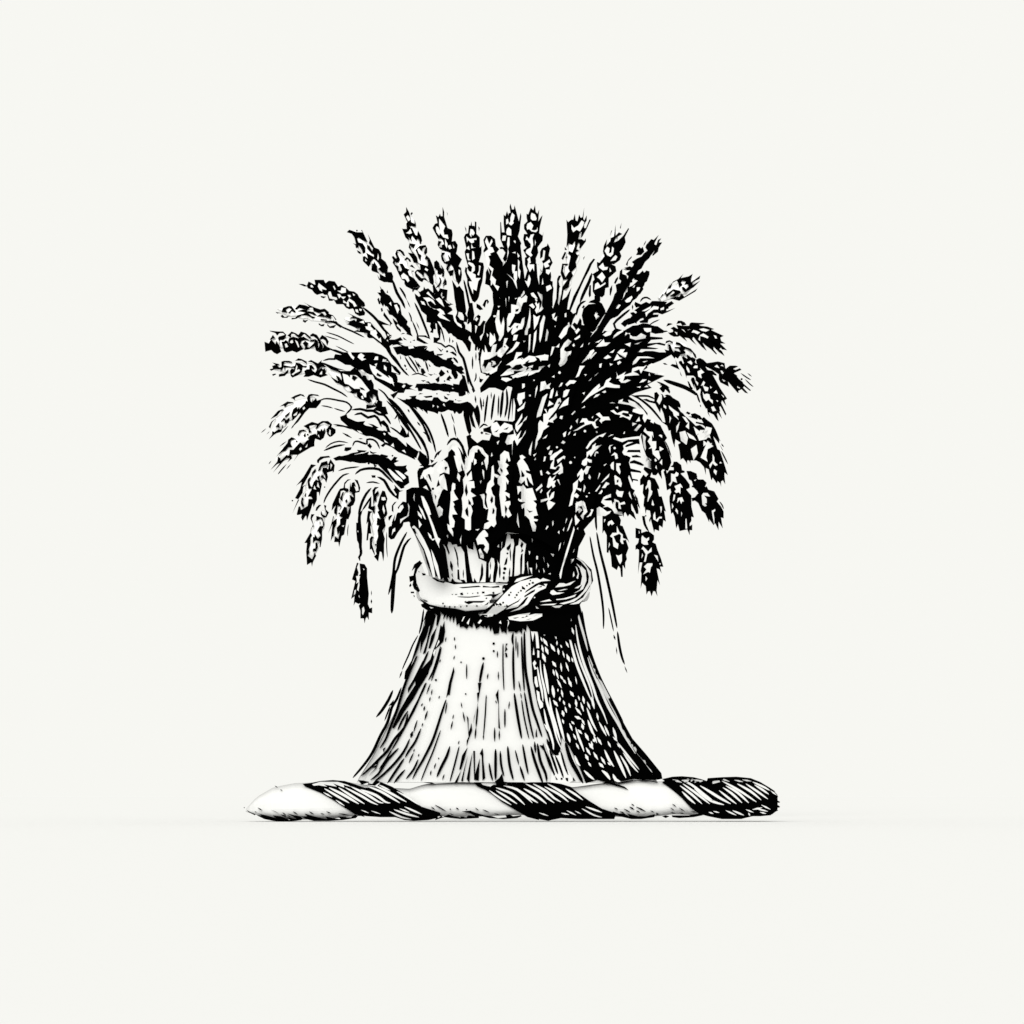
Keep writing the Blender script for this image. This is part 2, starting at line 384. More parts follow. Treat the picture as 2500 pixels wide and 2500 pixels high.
w 131,110 137,106 143,106 135,109 133,111 135,112 147,108 153,109 152,115 137,115 135,118 150,118 159,123 164,128 164,137 156,135 155,138 160,144 158,147 155,144 151,150 151,157 155,156 154,166 156,170 155,180 157,193 153,193 150,180 143,167 145,163 141,160 137,148 138,145 142,154 143,151 149,152 148,150 142,149 140,141 150,142 153,143 152,140 140,137 138,130 140,124 136,122 132,121 130,118 132,114
B 139,129 144,127 152,130 156,133 154,134 144,131 139,131
B 141,122 147,121 152,123 152,124 142,124
B 144,166 148,172 151,185 147,178
w 114,113 115,110 119,109 116,111 116,119
w 117,122 121,118 124,120 125,125 122,126 121,121
w 116,133 118,130 120,129 120,139 117,137
w 123,131 128,131 128,133 126,134 128,141 127,144 123,139
w 120,146 122,145 127,149 130,155 129,159 126,158 125,155 121,156
w 105,154 109,149 115,143 114,147 107,153
w 98,164 104,156 104,158 100,164
w 106,160 111,153 116,155 112,157 110,160
w 124,161 131,164 130,171 124,169 123,165
w 102,167 106,162 107,164 105,167
w 105,177 108,171 116,166 117,170 108,174 111,175 117,175 119,180 120,173 125,174 128,176 135,174 134,178 127,178 128,185 125,180 124,175 122,176 122,183 125,188 130,188 132,193 121,190 118,185 113,182 107,183 110,181
w 100,184 103,182 107,184 112,188 117,187 115,190 110,193 100,193
w 82,137 84,140 86,138 88,134 93,135 91,137 89,143 87,144 85,141 84,146 84,150 81,153 78,150 80,147 80,144 77,147 77,144 79,141
w 78,150 77,160 82,161 81,164 76,161 73,168 76,166 79,169 77,172 73,170 71,180 67,182 69,174 70,168 72,163 72,155
w 50,119 54,117 58,114 60,116 55,120 50,125 49,135 51,136 55,133 58,130 60,136 60,142 56,144 54,143 58,139 51,144 48,144 55,139 57,135 54,134 51,138 45,137 46,132 49,127 45,127 45,123
w 53,127 61,122 63,123 62,126 60,125 54,131
w 43,120 45,116 48,116 46,122
w 6,131 8,128 10,126 9,122 12,121 16,124 13,126 18,133 21,140 16,139 17,142 22,144 25,157 21,153 18,147 17,149 19,158 16,156 15,151 11,155 8,153 10,146 8,137
B 11,139 15,145 14,147 11,147
w 6,158 12,158 13,156 17,161 24,160 26,166 29,174 25,175 29,179 28,183 30,191 28,193 24,191 15,193 15,184 13,183 12,185 11,180 16,177 9,176 7,174 8,172 9,174 11,173 11,164 9,164 7,168
w 40,142 42,140 45,143 43,144
w 42,155 43,149 45,146 47,149 52,145 48,152 52,151 50,155 51,158 48,160 47,157 43,160 41,159
w 53,150 55,150 57,157
w 33,140 35,139 36,145 34,145
w 28,162 35,155 36,158 29,164
w 41,166 46,161 43,167 44,172 47,166 50,164 49,171 44,175 51,178 46,184 43,186 41,178 43,174 34,177 34,174 42,172
w 33,165 35,161 36,163 34,166
w 26,127 28,124 28,127
w 37,129 38,123 40,123 39,128
w 25,121 29,119 26,123
w 75,178 77,177 82,175 86,179 87,184 89,188 85,191 84,186 82,181 79,182 79,180 77,184 80,185 83,186 79,190 78,186 75,189
w 90,193 95,185 96,186 93,193
w 90,148 91,144 93,147 92,150
w 108,133 112,131 109,134
w 85,156 87,159 85,165 84,164
w 101,150 103,142 104,143 103,146
D 56,24 1.6
D 21,51 1.2
D 26,33 .8
D 53,112 1.2
D 86,93 1.5
D 100,94 1.1
D 69,130 1.7
D 121,113 1.4
D 88,170 1.1
D 91,166 .8
D 74,124 .8
@ 950 860 400
b 105,0 160,0 160,110 150,105 148,42 140,40 135,46 125,42 118,42 108,48 107,42 118,28 108,24 106,12
w 108,6 112,0 127,0 127,3 118,8 112,9 111,14 113,20 118,11 122,10 125,11 126,14 120,17 124,19 130,12 133,10 128,17 127,22 120,26 113,24 110,24 108,18
w 131,28 140,20 145,18 142,15 138,15 147,9 155,7 162,12 157,15 163,18 160,22 147,22 147,25 139,27
w 143,28 150,26 158,25 166,18 168,21 162,27 151,30
w 133,30 140,30 145,32 138,35 132,32
w 150,0 147,9 144,14 148,13 152,5 156,3 157,0
b 93,125 96,100 104,107 110,103 118,104 121,95 119,88 125,80 150,82 160,105 193,110 193,193 45,193 50,170 58,160 60,150 66,140 62,128 70,122 75,112 81,118 86,132 88,140 92,128
w 120,90 121,84 127,82 131,88 136,83 145,86 146,91 141,95 134,94 130,96 130,100 125,99 122,97
B 124,94 129,91 127,94
B 135,91 141,88 139,91
w 90,128 94,122 95,116 99,111 104,110 110,113 113,118 117,122 117,130 115,139 112,128 114,124 109,119 106,114 104,115 104,118 101,118 100,125 98,130 97,129 96,138 91,143 92,147 97,140 98,150 93,152 100,152 101,160 97,160 96,164 99,169 97,171 99,178 98,181 93,173 94,180 91,182 94,190 96,193 87,193 86,172 88,170 88,160 87,150 90,145 88,137
B 91,155 93,165 91,170 89,163
w 75,154 78,155 78,161 76,163 79,172 75,176 77,179 76,182 78,188 75,190 74,193 71,193 74,157
w 100,125 103,127 103,131 100,133
w 107,168 112,167 113,170 112,178 115,184 119,184 118,178 115,175 116,168 114,165 116,155 120,150 121,135 123,133 124,143 129,145 131,146 130,148 127,148 124,146 123,152 124,156 120,160 122,167 124,170 124,180 126,185 126,193 118,193 117,184 113,183 111,175 110,171
B 121,169 121,177 119,175
w 131,128 131,121 136,116 141,118 143,128 141,129 139,124 137,130 141,133 138,137 141,143 137,146 141,152 140,156 138,152 138,162 136,164 142,167 142,172 137,168 138,174 136,177 143,176 143,180 137,182 136,193 133,193 130,168 131,158 128,155 128,148 132,145 128,140 130,135 128,128
B 131,136 134,139 133,142 131,139
w 109,130 110,129 111,132 109,133
w 110,138 112,140 112,150 110,142
w 107,152 109,151 108,155
w 120,123 121,118 122,122
w 137,106 140,98 145,97 150,96 148,103 146,105 145,122 145,108 139,109
w 127,106 130,104 128,109
w 80,132 82,133 81,136
w 81,142 84,146 83,153 80,148
@ 980 1200 400
b 44,0 193,0 193,52 140,50 125,48 112,58 104,62 95,70 88,60 78,60 70,58 60,56 47,56 42,30
w 58,0 61,0 67,9 60,12 63,16 60,17 66,27 60,27 60,30 63,35 62,42 59,43 61,48 61,53 55,45 54,38 57,40 56,30 58,10
w 74,0 81,0 88,5 83,7 85,15 82,16 84,23 82,30 82,45 79,46 75,44 75,33 71,30 72,22 73,20 71,8
B 78,18 79,24 79,30 76,27 75,22
B 79,9 82,13 82,16 79,15
w 94,6 98,4 98,18 102,20 100,10 101,3 105,0 110,6 110,16 112,20 111,32 112,38 109,42 106,40 102,44 97,44 98,38 104,35 101,33 103,20 100,21 97,19 96,10
B 108,6 108,12 106,14 105,9
B 108,19 110,22 109,26 107,26
w 116,0 122,0 123,5 122,12 128,11 128,15 126,20 130,28 126,31 123,27 121,31 118,25 118,15
B 122,16 125,20 123,27 122,22
w 145,19 150,17 156,17 158,20 161,28 156,29 156,32 161,33 160,35 156,35 159,41 158,47 155,47 152,37 151,33 146,28
B 148,21 151,23 155,23 151,25
w 137,25 138,33 139,43 136,36
w 98,45 102,50 102,53 98,54 103,62 103,68 101,73 97,69 99,65 97,62 92,62 90,63 88,56 92,50 96,46
w 91,69 93,67 97,75 97,79 93,78
w 69,57 71,51 70,62
w 38,33 40,32 40,38
w 53,52 55,51 55,55
w 178,34 179,38 178,41
w 170,44 172,40 173,42 171,45
w 87,45 92,44 90,46
w 35,18 38,24 41,20 41,17
w 41,20 45,17 49,21 48,28 44,31 42,27
w 35,0 46,0 42,8 43,15 40,17 37,8
@ 1200 1200 400
b 30,0 128,0 126,15 124,20 124,30 122,30 118,35 115,38 109,45 111,50 107,58 103,65 101,78 95,80 60,58 30,46
w 81,103 80,98 83,88 88,70 96,45 97,41 98,45 90,72 84,90 82,102
w 87,38 88,33 89,31 89,33
w 89,47 93,35 95,31 95,34 91,45
w 79,70 80,63 82,60 81,66
w 66,43 67,40 67,42
w 78,48 80,46 80,50
w 84,45 86,42 85,47
w 72,38 73,34 73,40
w 99,40 98,30 99,27 101,31 104,34 102,37
w 100,12 105,13 108,11 110,13 113,24 109,28 108,33 105,29 111,20 106,13 103,18 107,22 103,25
w 112,30 118,25 117,21 120,21 118,27 114,30
w 85,62 86,58 85,63
w 96,72 98,67 97,71
w 101,44 102,42 102,45
@ 928 684 400
S 1.6 121,102 123,98 128,96 132,97 131,101
S 1.8 133,103 138,100 142,95
B 124,111 129,109 129,112 125,113
B 171,97 176,94 174,98
B 154,105 160,100 166,99 169,103 163,106
S 1.3 146,78 148,79
B 160,55 163,53 162,57
Z 18 0 1383,1350 1396,1310
Z 28 0 1308,1265 1300,1180 1275,1120
Z 24 0 1240,1275 1237,1230 1245,1140 1235,1100
Z 24 0 1199,1285 1196,1200 1195,1160 1200,1110
Z 24 0 1142,1290 1140,1240 1160,1120
Z 22 0 1105,1290 1110,1200 1105,1130
Z 24 0 1155,1290 1147,1250 1150,1160 1150,1100
Z 26 0 1180,1330 1190,1270 1215,1210
Z 26 0 1350,1240 1350,1160 1365,1100
Z 24 0 1400,1230 1415,1150 1440,1090
Z 28 0 1485,1245 1480,1200 1500,1110
Z 26 0 1520,1230 1515,1160 1500,1080
Z 24 0 1440,1250 1455,1180 1470,1120
Z 26 0 1330,1080 1335,1020 1350,960
Z 24 0 1380,1010 1400,940 1420,900
Z 24 0 1260,1080 1265,1010 1270,950
Z 26 0 1180,1050 1225,1048 1250,1045
Z 28 0 1430,1040 1460,1020 1500,1010
Z 28 0 1420,980 1460,950 1510,935
Z 28 0 1470,1010 1530,1010 1570,1025
Z 28 0 1500,930 1540,900 1580,895
Z 28 0 1450,900 1490,870 1530,840
Z 26 0 1500,1080 1560,1070
Z 40 14 1535,1085 1548,1150 1568,1240
Z 26 0 1480,880 1540,870 1600,870
Z 28 0 1520,815 1570,800 1620,810
Z 26 0 1250,880 1300,880 1340,865
Z 26 0 1180,880 1190,840 1220,800
Z 26 0 1250,760 1260,800 1250,850
Z 26 0 1300,730 1310,780 1310,840
Z 24 0 1360,760 1370,810 1360,870
Z 26 0 1400,790 1420,820 1400,880
Z 24 0 1150,740 1150,790 1160,840
Z 24 0 1120,720 1125,770 1150,820
@ 600 860 400
E 26 0 w 33,18 55,19 75,20 95,22
b 31,12 40,14 37,16 40,18 42,17 42,11 45,10 51,10 54,11 55,13 50,12 46,12 44,15 54,17 58,16 59,12 64,13 68,16 72,16 71,18 67,17 66,23 62,27 55,30 53,28 52,22 54,19 58,20 56,18 47,18 46,22 45,17 41,23 41,20 34,20 30,22 28,20 32,19 31,16 35,15
w 60,15 61,17 60,21 63,20 64,22 58,25 56,27 54,26 58,23
b 58,10 62,7 66,8 72,11 72,14 66,10
b 73,11 77,9 81,11 85,13 90,9 89,12 96,18 91,17 88,17 85,22 89,18 91,20 93,19 95,23 94,25 97,27 88,30 80,27 74,29 68,29 70,26 69,22 72,20 75,20 75,15 78,15 81,19 80,20 77,19 79,22 82,24 84,20 82,15 78,12
w 87,26 88,24 90,22 90,26
b 39,26 42,25 45,25 50,20 50,24 46,28 39,29
b 31,26 35,25 36,26 32,28
t 2.2 91,10 98,8 105,8 109,6 114,7 119,10
t 2.2 73,32 82,35 93,38 103,43 113,48 120,53
t 2.5 89,12 98,16 108,20 118,22
E 40 6 k 105,5 130,12 150,20 178,40
b 106,0 150,0 160,3 167,7 172,14 177,17 183,24 182,27 175,25 178,31 178,37 181,45 175,47 168,42 160,37 152,32 148,23 143,17 140,12 132,14 127,6 118,4 112,2
w 120,0 124,6 127,9 128,6 125,3 124,0
w 133,3 136,1 140,4 138,7 142,8 137,10 132,6
w 153,5 156,5 156,9 151,9
w 162,8 168,9 168,12 165,11 161,11
w 146,14 149,16 154,17 152,14 155,13 153,19 157,22 164,27 170,31 175,36 171,37 163,33 155,30 150,25 147,19
B 155,24 161,28 158,29 154,27
w 163,15 166,18 166,22 163,20
w 172,16 175,21 177,23 181,26 172,23
w 168,27 173,31 175,40 172,36
t 2.2 168,0 175,8 182,17 190,27
t 2.2 178,42 172,30 178,36 190,38
E 36 0 w 100,22 118,33 135,45 152,60
b 89,12 105,18 112,22 123,22 129,17 125,15 133,20 136,23 145,28 145,33 148,32 151,38 151,43 156,45 156,51 150,50 150,55 146,52 149,58 145,60 140,57 135,56 131,52 131,48 126,49 122,47 125,45 121,40 116,41 110,37 106,36 100,29 104,31 109,34 106,27 110,29 113,33 113,30 111,24 100,20
w 114,25 120,27 123,30 123,27 130,27 136,32 142,40 146,45 142,48 142,53 140,53 137,48 135,47 135,43 128,43 121,38 117,37 116,35
w 128,18 132,16 136,22 141,24 145,28 145,33 137,28 135,24
B 126,27 129,28 132,30 128,34 125,31
B 137,26 142,28 143,32 138,29
w 136,52 138,51 139,55 137,55
B 134,41 138,42 141,45 136,44
s 2 125,63 124,67 118,73
s 3 125,68 135,67 143,69 150,69 157,73 163,74 168,80 171,85
s 3 128,74 136,72 144,77 152,75 157,80 160,88
E 30 0 k 120,80 140,90 160,98 180,108 195,120
b 111,76 119,73 120,77 131,82 137,88 148,93 157,95 163,92 167,93 170,99 175,100 179,101 180,107 190,113 198,120 200,127 190,122 180,118 172,112 165,109 162,112 159,110 163,107 155,102 148,99 142,99 133,95 122,89 104,87 112,86 120,87 112,80
w 131,92 135,93 138,96 134,95
w 162,96 163,95 165,96 164,98
w 171,110 174,107 175,112
w 163,103 168,107 164,106
w 184,116 187,115 189,119
b 131,82 141,81 138,86 137,84 134,84 
b 144,84 150,85 157,89 152,91 149,87
b 150,59 154,60 156,56 161,58 161,64 165,64 168,73 162,74 158,70 150,68 154,64
b 146,50 156,50 158,58 150,55 149,60 146,58
b 142,62 149,60 155,64 148,66 142,67
d 159,64 1.6
b 157,82 163,80 168,86 171,95 167,94 165,88 159,84
s 2 170,88 178,93 186,100
b 170,73 175,79 178,73 179,76 176,79 174,78
b 176,62 180,72 182,85 187,90 190,97 192,93 193,100 187,101 181,96 184,90 180,80
t 2.2 156,43 163,48 172,60 182,70 193,86
t 2.2 166,57 175,67 184,81 193,94
E 30 0 w 32,95 45,78 58,67 82,55
b 53,54 58,51 64,49 68,50 70,53 65,51 58,54 58,57 56,55
b 73,58 72,54 74,50 77,49 85,50 87,52 80,51 76,52 76,57 78,59 79,53 79,58 83,54 84,57 90,55 88,60 83,66 75,66 70,71 62,82 53,90 65,73 64,71 60,76 55,81 54,73 56,67 60,64 61,67 63,64 63,67 70,60 71,57
w 67,66 69,64 70,66 68,68
w 56,74 61,70 60,74 57,75
t 2 86,58 92,55 100,55 110,57 119,59 124,64 123,68 117,74
b 40,64 49,58 56,59 56,60 50,61 46,65 45,63
b 29,79 38,69 43,67 45,68 41,70 37,75
b 27,88 30,82 35,78 31,83 29,90
b 46,75 52,70 51,74 47,77
b 41,82 45,77 48,80 51,77 52,80 50,84 46,84 46,80
b 35,88 39,83 40,89
b 27,103 31,97 31,93 34,94 38,91 42,91 43,85 44,88 42,94 35,96
s 1 18,95 24,90
s 1.2 41,97 50,87
s 1.5 54,90 57,85
b 24,97 28,93 27,95
t 1.5 89,63 96,64 103,66
t 1.5 104,66 110,68 117,70
E 32 0 w 38,128 60,108 80,95 98,88
b 68,87 78,82 85,84 90,81 97,81 102,85 101,88 106,91 106,95 102,99 99,100 96,97 95,91 99,86 92,83 88,85 84,90 82,90 84,86 80,86 75,87 76,92 78,94 74,95 74,91
w 99,91 100,92 100,98 98,96
b 61,97 63,92 68,91 72,93 66,93 63,96 63,99
b 73,101 76,98 82,96 84,98 84,92 88,93 89,90 91,93 93,89 94,95 92,101 88,104 85,103 82,102 81,106 81,111 77,112 62,121 56,129 61,121 53,121 55,125 49,130 52,125 48,125 32,142 40,131 37,132 29,139 37,129 38,123 41,125 41,128 48,121 51,122 52,115 56,115 64,106 68,109 72,104 75,103
w 63,114 65,112 66,114 64,116
w 70,112 73,108 72,112
w 85,98 86,97 87,101
b 36,123 49,107 50,103 54,100 59,102 53,104 53,108 55,112 50,112 47,116 42,118
s 1.2 40,111 48,105
s 1 48,138 53,132
s 1.4 38,144 41,140 48,132
s 1 27,132 30,128
b 68,98 70,95 71,99 69,100
d 60,105 1
d 73,97 1
t 1.6 94,113 100,108 110,105 121,107
t 2.4 92,116 105,111 117,109
t 2.2 114,95 125,101
t 1.2 133,102 138,102
t 1.8 103,85 115,87 125,91
E 32 3 k 110,125 140,125 165,130 188,150
b 103,125 110,122 120,123 130,122 139,119 145,117 145,119 140,124 133,126 125,125 119,126 137,127 139,125 147,122 152,124 157,122 160,120 168,122 167,124 161,125 167,130 172,127 175,123 179,124 177,127 181,128 175,131 177,134 185,134 190,133 189,136 191,140 187,143 192,146 193,154 187,158 187,160 183,161 175,153 167,144 160,137 156,133 156,129 150,129 146,127 139,127 142,131 134,131 125,129 114,127 106,128
w 167,137 170,138 178,145 184,150 185,153 180,151 177,151 171,144
w 176,139 180,140 187,145 189,148 186,150 180,144
s 2.3 126,111 128,106 132,105 138,107 143,108 143,103 150,103 155,107 158,114
b 146,107 149,111 147,114 143,110
b 117,112 125,112 124,115 119,117 116,116
s 2 122,120 130,119 138,117
b 131,115 143,116 140,118 133,118
b 146,116 150,118 155,118 150,120 147,119
d 173,122 1.1
d 145,131 1.4
b 150,131 155,134 152,136
t 1.8 109,140 118,137 134,135
t 3 129,144 135,139 145,137 157,138 165,145 174,154
b 148,145 153,145 153,148 149,148
t 3.2 155,147 163,151 170,163 178,172
b 175,156 182,163 186,163 181,165 180,174 175,170 178,168 174,162 176,160
t 1.8 142,154 150,153 158,155
t 2.3 92,178 94,172 100,162 108,152 115,145 122,143
E 28 0 w 95,132 82,150 75,170 66,190
b 84,130 84,127 88,123 98,122 100,124 92,125 87,128 86,131
b 86,137 89,130 96,128 97,132 100,126 105,133 104,141 102,142 103,140 96,142 97,147 95,154 93,150 88,147 90,144 94,149 93,145 90,140 91,136 95,136 97,138 98,133 93,133 89,135 88,139 85,140
w 100,131 102,133 100,138
b 59,158 68,147 77,132 83,133 78,137 76,142 70,153 67,158 71,156 68,159 67,166 61,175 55,190 63,174 58,172 64,161 66,153 60,157
b 78,147 78,142 82,137 83,140 79,144
b 73,156 73,150 76,147 77,148 75,152 76,157 78,159 80,153 83,150 86,152 84,147 87,145 87,150 90,155 87,170 86,165 84,165 84,174 80,183 79,178 77,185 74,193 70,193 71,184 65,190 60,191 62,183 64,181 65,186 73,181 74,173 79,173 77,170 73,170 78,161 74,161
w 80,161 81,157 83,162
w 84,158 85,153 87,160
b 65,176 66,171 68,172 67,176 69,181 67,183 65,179
b 69,169 71,165 71,171
d 93,159 .9
d 55,175 1
@ 650 1160 400
b 36,47 38,37 40,38 42,43 48,38 50,42 51,28 55,33 50,48 48,54 47,47 43,54 41,50 42,46 38,47
E 26 0 w 68,42 62,60 56,80 52,100
b 58,42 59,38 62,35 65,35 61,40 60,42
b 68,35 71,36 70,40 74,44 71,50 67,50 64,46 65,42 66,46 70,48 71,45 69,40
b 53,46 57,46 54,51 56,61 53,62 52,67 54,71 52,74 52,82 50,88 51,91 49,95 54,99 56,95 57,91 59,95 55,103 54,108 53,103 48,106 47,90 48,80 45,80 52,68 55,58 52,51
b 59,48 66,50 69,58 66,64 66,75 64,85 63,85 63,78 58,77 55,80 55,73 57,73 57,69 61,75 64,72 60,66 63,60 67,60 67,55 64,51 59,54
w 61,66 64,71 61,74
b 58,80 60,79 61,85 59,90 55,90 55,87 58,86 58,83
b 63,54 64,56 63,59
E 26 0 w 100,15 92,35 86,55 82,75
b 91,15 92,9 96,5 100,5 96,7 93,11 93,15 97,16 97,19 95,20 91,18 88,19 87,27 90,20 92,20 90,24 90,31 86,27 86,32 89,37 86,42 88,37 84,36 83,47 80,45 80,41 82,36 77,42 78,34 85,19 87,16
b 104,5 108,6 111,15 110,20 105,21 105,30 103,35 100,37 100,44 97,52 95,52 92,70 89,72 86,85 85,79 80,79 81,72 85,75 87,66 84,70 83,62 87,58 87,52 90,50 86,48 92,37 95,38 96,46 98,38 95,36 100,30 98,23 103,26 100,19 98,20 99,8 100,14 101,9 104,8 106,14 104,13 106,19 109,18 108,12
w 89,60 92,59 91,61
b 93,30 95,28 96,31 94,33
b 73,69 76,60 79,48 80,49 78,55 83,51 83,57 80,63 80,70 76,78 78,58
d 86,45 1
s 1 97,58 96,65 96,72
E 22 -5 k 115,108 113,130 114,150 117,168
b 107,103 109,104 107,109 109,115 108,119 106,119 107,125 106,128 109,126 107,135 110,138 109,143 112,147 114,147 116,133 114,134 113,119 109,119 111,116 110,104 116,105 119,110 119,120 120,130 121,140 120,152 122,157 125,156 125,163 121,162 121,171 118,166 116,175 115,169 111,169 111,160 109,154 112,150 109,152 105,150 103,154 104,143 100,146 105,125 101,123 104,113
w 103,142 104,136 106,135 105,140
w 113,163 113,157 115,155 116,160 114,165
w 114,110 116,111 115,112
s 1 124,136 124,142
b 124,146 125,149 124,152 123,149
t 3 124,15 118,22 113,32 110,42 109,48
t 2.2 124,25 119,33 113,42
t 3.8 113,42 110,48 110,58 111,70 111,85 113,93
b 106,56 108,56 109,63 109,75 112,88 113,94 111,97 111,101 110,101 108,97 110,93 110,83 107,77 106,66
w 107,66 109,65 109,68
E 28 0 w 133,20 133,40 132,65 131,90
b 126,26 125,18 128,14 133,14 129,17 128,22 132,18 133,22 130,25 130,32 128,30 126,34
b 134,25 137,18 140,19 143,28 142,32 141,35 143,45 142,48 139,50 141,60 137,65 140,75 139,82 139,95 138,102 136,91 134,90 132,102 127,96 130,93 129,89 130,85 130,78 132,72 131,65 133,59 130,59 131,50 135,52 131,43 133,42 131,36
w 136,26 140,26 141,29 138,30 136,29
w 138,35 140,42 139,46 137,40
b 124,25 124,37 128,36 128,46 125,42 120,39 122,30
b 120,42 126,43 123,45 122,50 124,58 123,61 124,69 121,69 120,77 118,77 120,55 118,58 119,48
b 122,88 122,75 124,72 127,73 125,75 125,82 128,92 128,95 124,87
s 1.1 142,67 142,85 143,97
d 129,82 1
E 24 -5 k 160,35 158,48 152,60 147,70
b 148,42 148,36 151,32 154,31 150,36 150,44
b 155,38 161,31 166,32 166,28 173,32 180,38 193,50 200,60 193,85 185,75 176,62 168,55 162,56 161,60 155,68 151,75 147,76 144,73 144,62 146,60 149,60 148,56 152,46 151,54 156,57 158,50 157,45
w 167,33 168,42 166,48 158,52 158,57 161,53 168,48 169,37
b 144,52 144,49 147,47 149,47 145,54
w 148,71 149,64 152,62 152,66 150,67
w 158,36 161,35 162,38 158,44 154,44
@ 1500 700 400
E 34 0 k 75,50 95,55 112,62 125,72
b 63,54 66,54 69,53 69,51 66,49 70,47 75,50 73,45 80,46 88,46 89,43 91,42 107,43 105,44 100,45 102,46 110,47 118,50 114,51 129,58 125,60 126,64 131,67 125,67 133,75 127,74 120,66 113,63 115,68 119,68 122,72 127,76 130,82 123,77 117,71 117,74 121,79 120,80 114,74 107,69 104,66 109,76 103,71 96,63 93,59 92,62 97,69 92,65 88,61 83,60 86,65 77,58 75,59 70,59 66,57
w 100,50 105,49 112,51 108,53 103,52
w 79,50 82,51 84,54
w 86,51 90,50 87,51
w 91,54 93,51 97,52 101,54 98,56 94,54
w 99,62 101,57 105,55 111,59 110,61 105,59 101,58 101,64
w 117,57 120,58 121,61 119,61
w 71,53 74,54 74,57
b 61,47 63,43 66,43 69,44
b 73,44 75,40 79,40 83,42 85,45 80,46 78,43
E 28 5 w 63,70 75,72 90,80
b 60,67 61,64 65,63 69,65 69,67 65,65
b 72,67 73,65 77,66 82,70 90,73 96,80 97,84 95,84 92,78 88,75 84,73 82,75 84,77 83,79 78,80 75,85 72,83 71,85 67,80 64,78 61,78 59,74 64,75 64,71 63,68 66,68 68,74 71,79 73,80 70,78 71,75 78,77 76,73 71,72 71,71 78,71 77,69 73,68
b 80,81 86,85 85,81 86,80 90,83 96,85 93,90 83,87
b 72,86 77,98 66,93 68,91 73,92
b 77,99 80,106 78,104
E 40 0 k 95,95 105,112 115,130 122,148
b 79,82 86,85 92,83 96,85 95,89 97,91 96,86 100,84 105,87 109,98 116,99 121,104 120,105 116,104 125,120 133,132 130,134 132,141 127,134 126,137 132,150 131,152 125,141 122,143 125,150 127,156 122,149 121,150 123,159 120,156 117,151 111,148 113,154 110,149 109,143 111,142 108,144 103,135 101,127 102,121 102,119 99,122 97,123 94,115 98,118 99,113 95,110 98,109 93,105 85,105 85,108 82,98 76,90 76,88 79,87 81,91 82,90
w 85,93 88,97 89,101 87,101 85,97
w 93,95 95,93 98,93 98,96 94,96
w 98,100 102,98 101,96 106,101 102,103 103,108 99,106
w 86,89 90,87 92,90 91,92
w 105,111 107,113 105,117 111,119 110,123 107,123 104,116 102,117
w 104,124 106,127 109,126 112,127 113,132 116,134 116,138 111,133 108,135 105,131
w 117,125 120,122 122,126
w 113,117 115,119 113,120
w 114,142 117,141 120,146 116,147
w 126,127 129,129 129,131
w 120,134 122,134 122,136
t 4.5 58,110 70,114 84,119 94,125 97,128
t 2 97,125 99,132 101,137
t 1.3 101,139 102,142
b 86,111 88,112 91,118 93,120 91,121 88,118
b 90,110 91,107 94,107 96,113 99,118 98,119 94,115 95,121
E 30 -6 k 108,92 125,98 140,108 152,118
b 97,86 101,84 105,86 109,90 116,89 122,88 130,90 131,97 136,93 143,93 146,94 140,97 143,98 148,96 150,98 141,102 145,105 144,108 137,104 134,103 143,109 144,111 141,112 145,115 145,119 148,120 146,111 152,114 161,122 160,123 151,116 151,118 158,126 154,125 150,121 146,123 147,125 145,125 134,112 135,118 129,115 125,113 123,109 123,102 120,101 115,94 106,93 111,99 103,94 100,88 98,92
w 118,94 121,92 124,96 120,95
w 125,93 127,92 129,94
w 125,99 127,99 129,102 127,103
w 127,109 131,111 129,112
s 1.5 149,102 156,107 161,110
s 1.3 154,109 160,115 164,118
s 1.2 157,102 162,106
d 150,109 1.3
E 34 0 k 60,130 70,145 82,162 90,180
b 47,125 50,124 53,128 50,135 53,139 56,133 56,128 54,126 57,127 60,133 63,134 64,131 59,128 62,127 66,128 69,131 76,135 78,139 78,143 75,142 78,147 83,152 90,158 96,164 101,163 108,168 111,173 110,176 105,175 104,172 106,169 101,169 99,174 96,177 92,175 91,178 85,173 82,168 83,173 79,172 79,174 86,177 89,181 94,184 94,180 98,177 101,180 105,176 112,178 117,180 119,183 113,178 115,183 110,190 115,190 118,185 122,193 126,205 110,205 85,205 77,195 75,186 78,184 72,180 71,187 67,169 64,170 62,164 55,159 60,160 58,150 55,143 54,149 48,138 40,136 33,133 38,132 42,134 47,135
w 80,153 84,154 88,160 85,160
w 84,165 88,159 88,168
w 80,178 82,177 85,179 82,181
w 58,139 61,141 61,144 58,142
w 64,140 69,144 76,149 76,152 73,152 76,157 70,152 69,148 65,144
w 65,152 67,155 65,161
w 73,165 77,159 75,168 73,172
t 2.5 20,128 28,131 41,141 50,151 57,160
t 2.2 22,129 40,129 48,133
b 53,116 56,117 53,120 57,125 59,124 60,121 65,126 66,124 64,119 55,115
s 2 50,112 57,115 65,119
b 57,90 60,90 63,92 59,92
E 28 -4 k 104,155 115,170 122,190
b 84,149 86,147 90,149 88,151
b 87,153 91,153 90,150 95,149 101,152 104,156 101,157 98,155 98,157
b 96,159 106,161 108,162 110,161 117,170 115,171 114,169 114,173 108,166 104,163 96,161
s 1.5 118,173 125,182
s 1.7 115,174 122,185 128,193
s 1.5 126,185 129,189
s 2 110,180 118,186 121,193
@ 1450 1100 400
E 36 0 k 112,-5 128,10 142,20 150,36
b 100,-8 102,11 105,9 109,14 110,17 110,12 110,8 114,15 114,8 118,7 120,5 123,11 124,4 125,2 131,25 132,29 132,16 134,17 138,34 139,35 140,32 145,39 146,36 149,39 150,43 150,35 152,35 155,40 154,30 154,26 158,29 152,10 146,-8
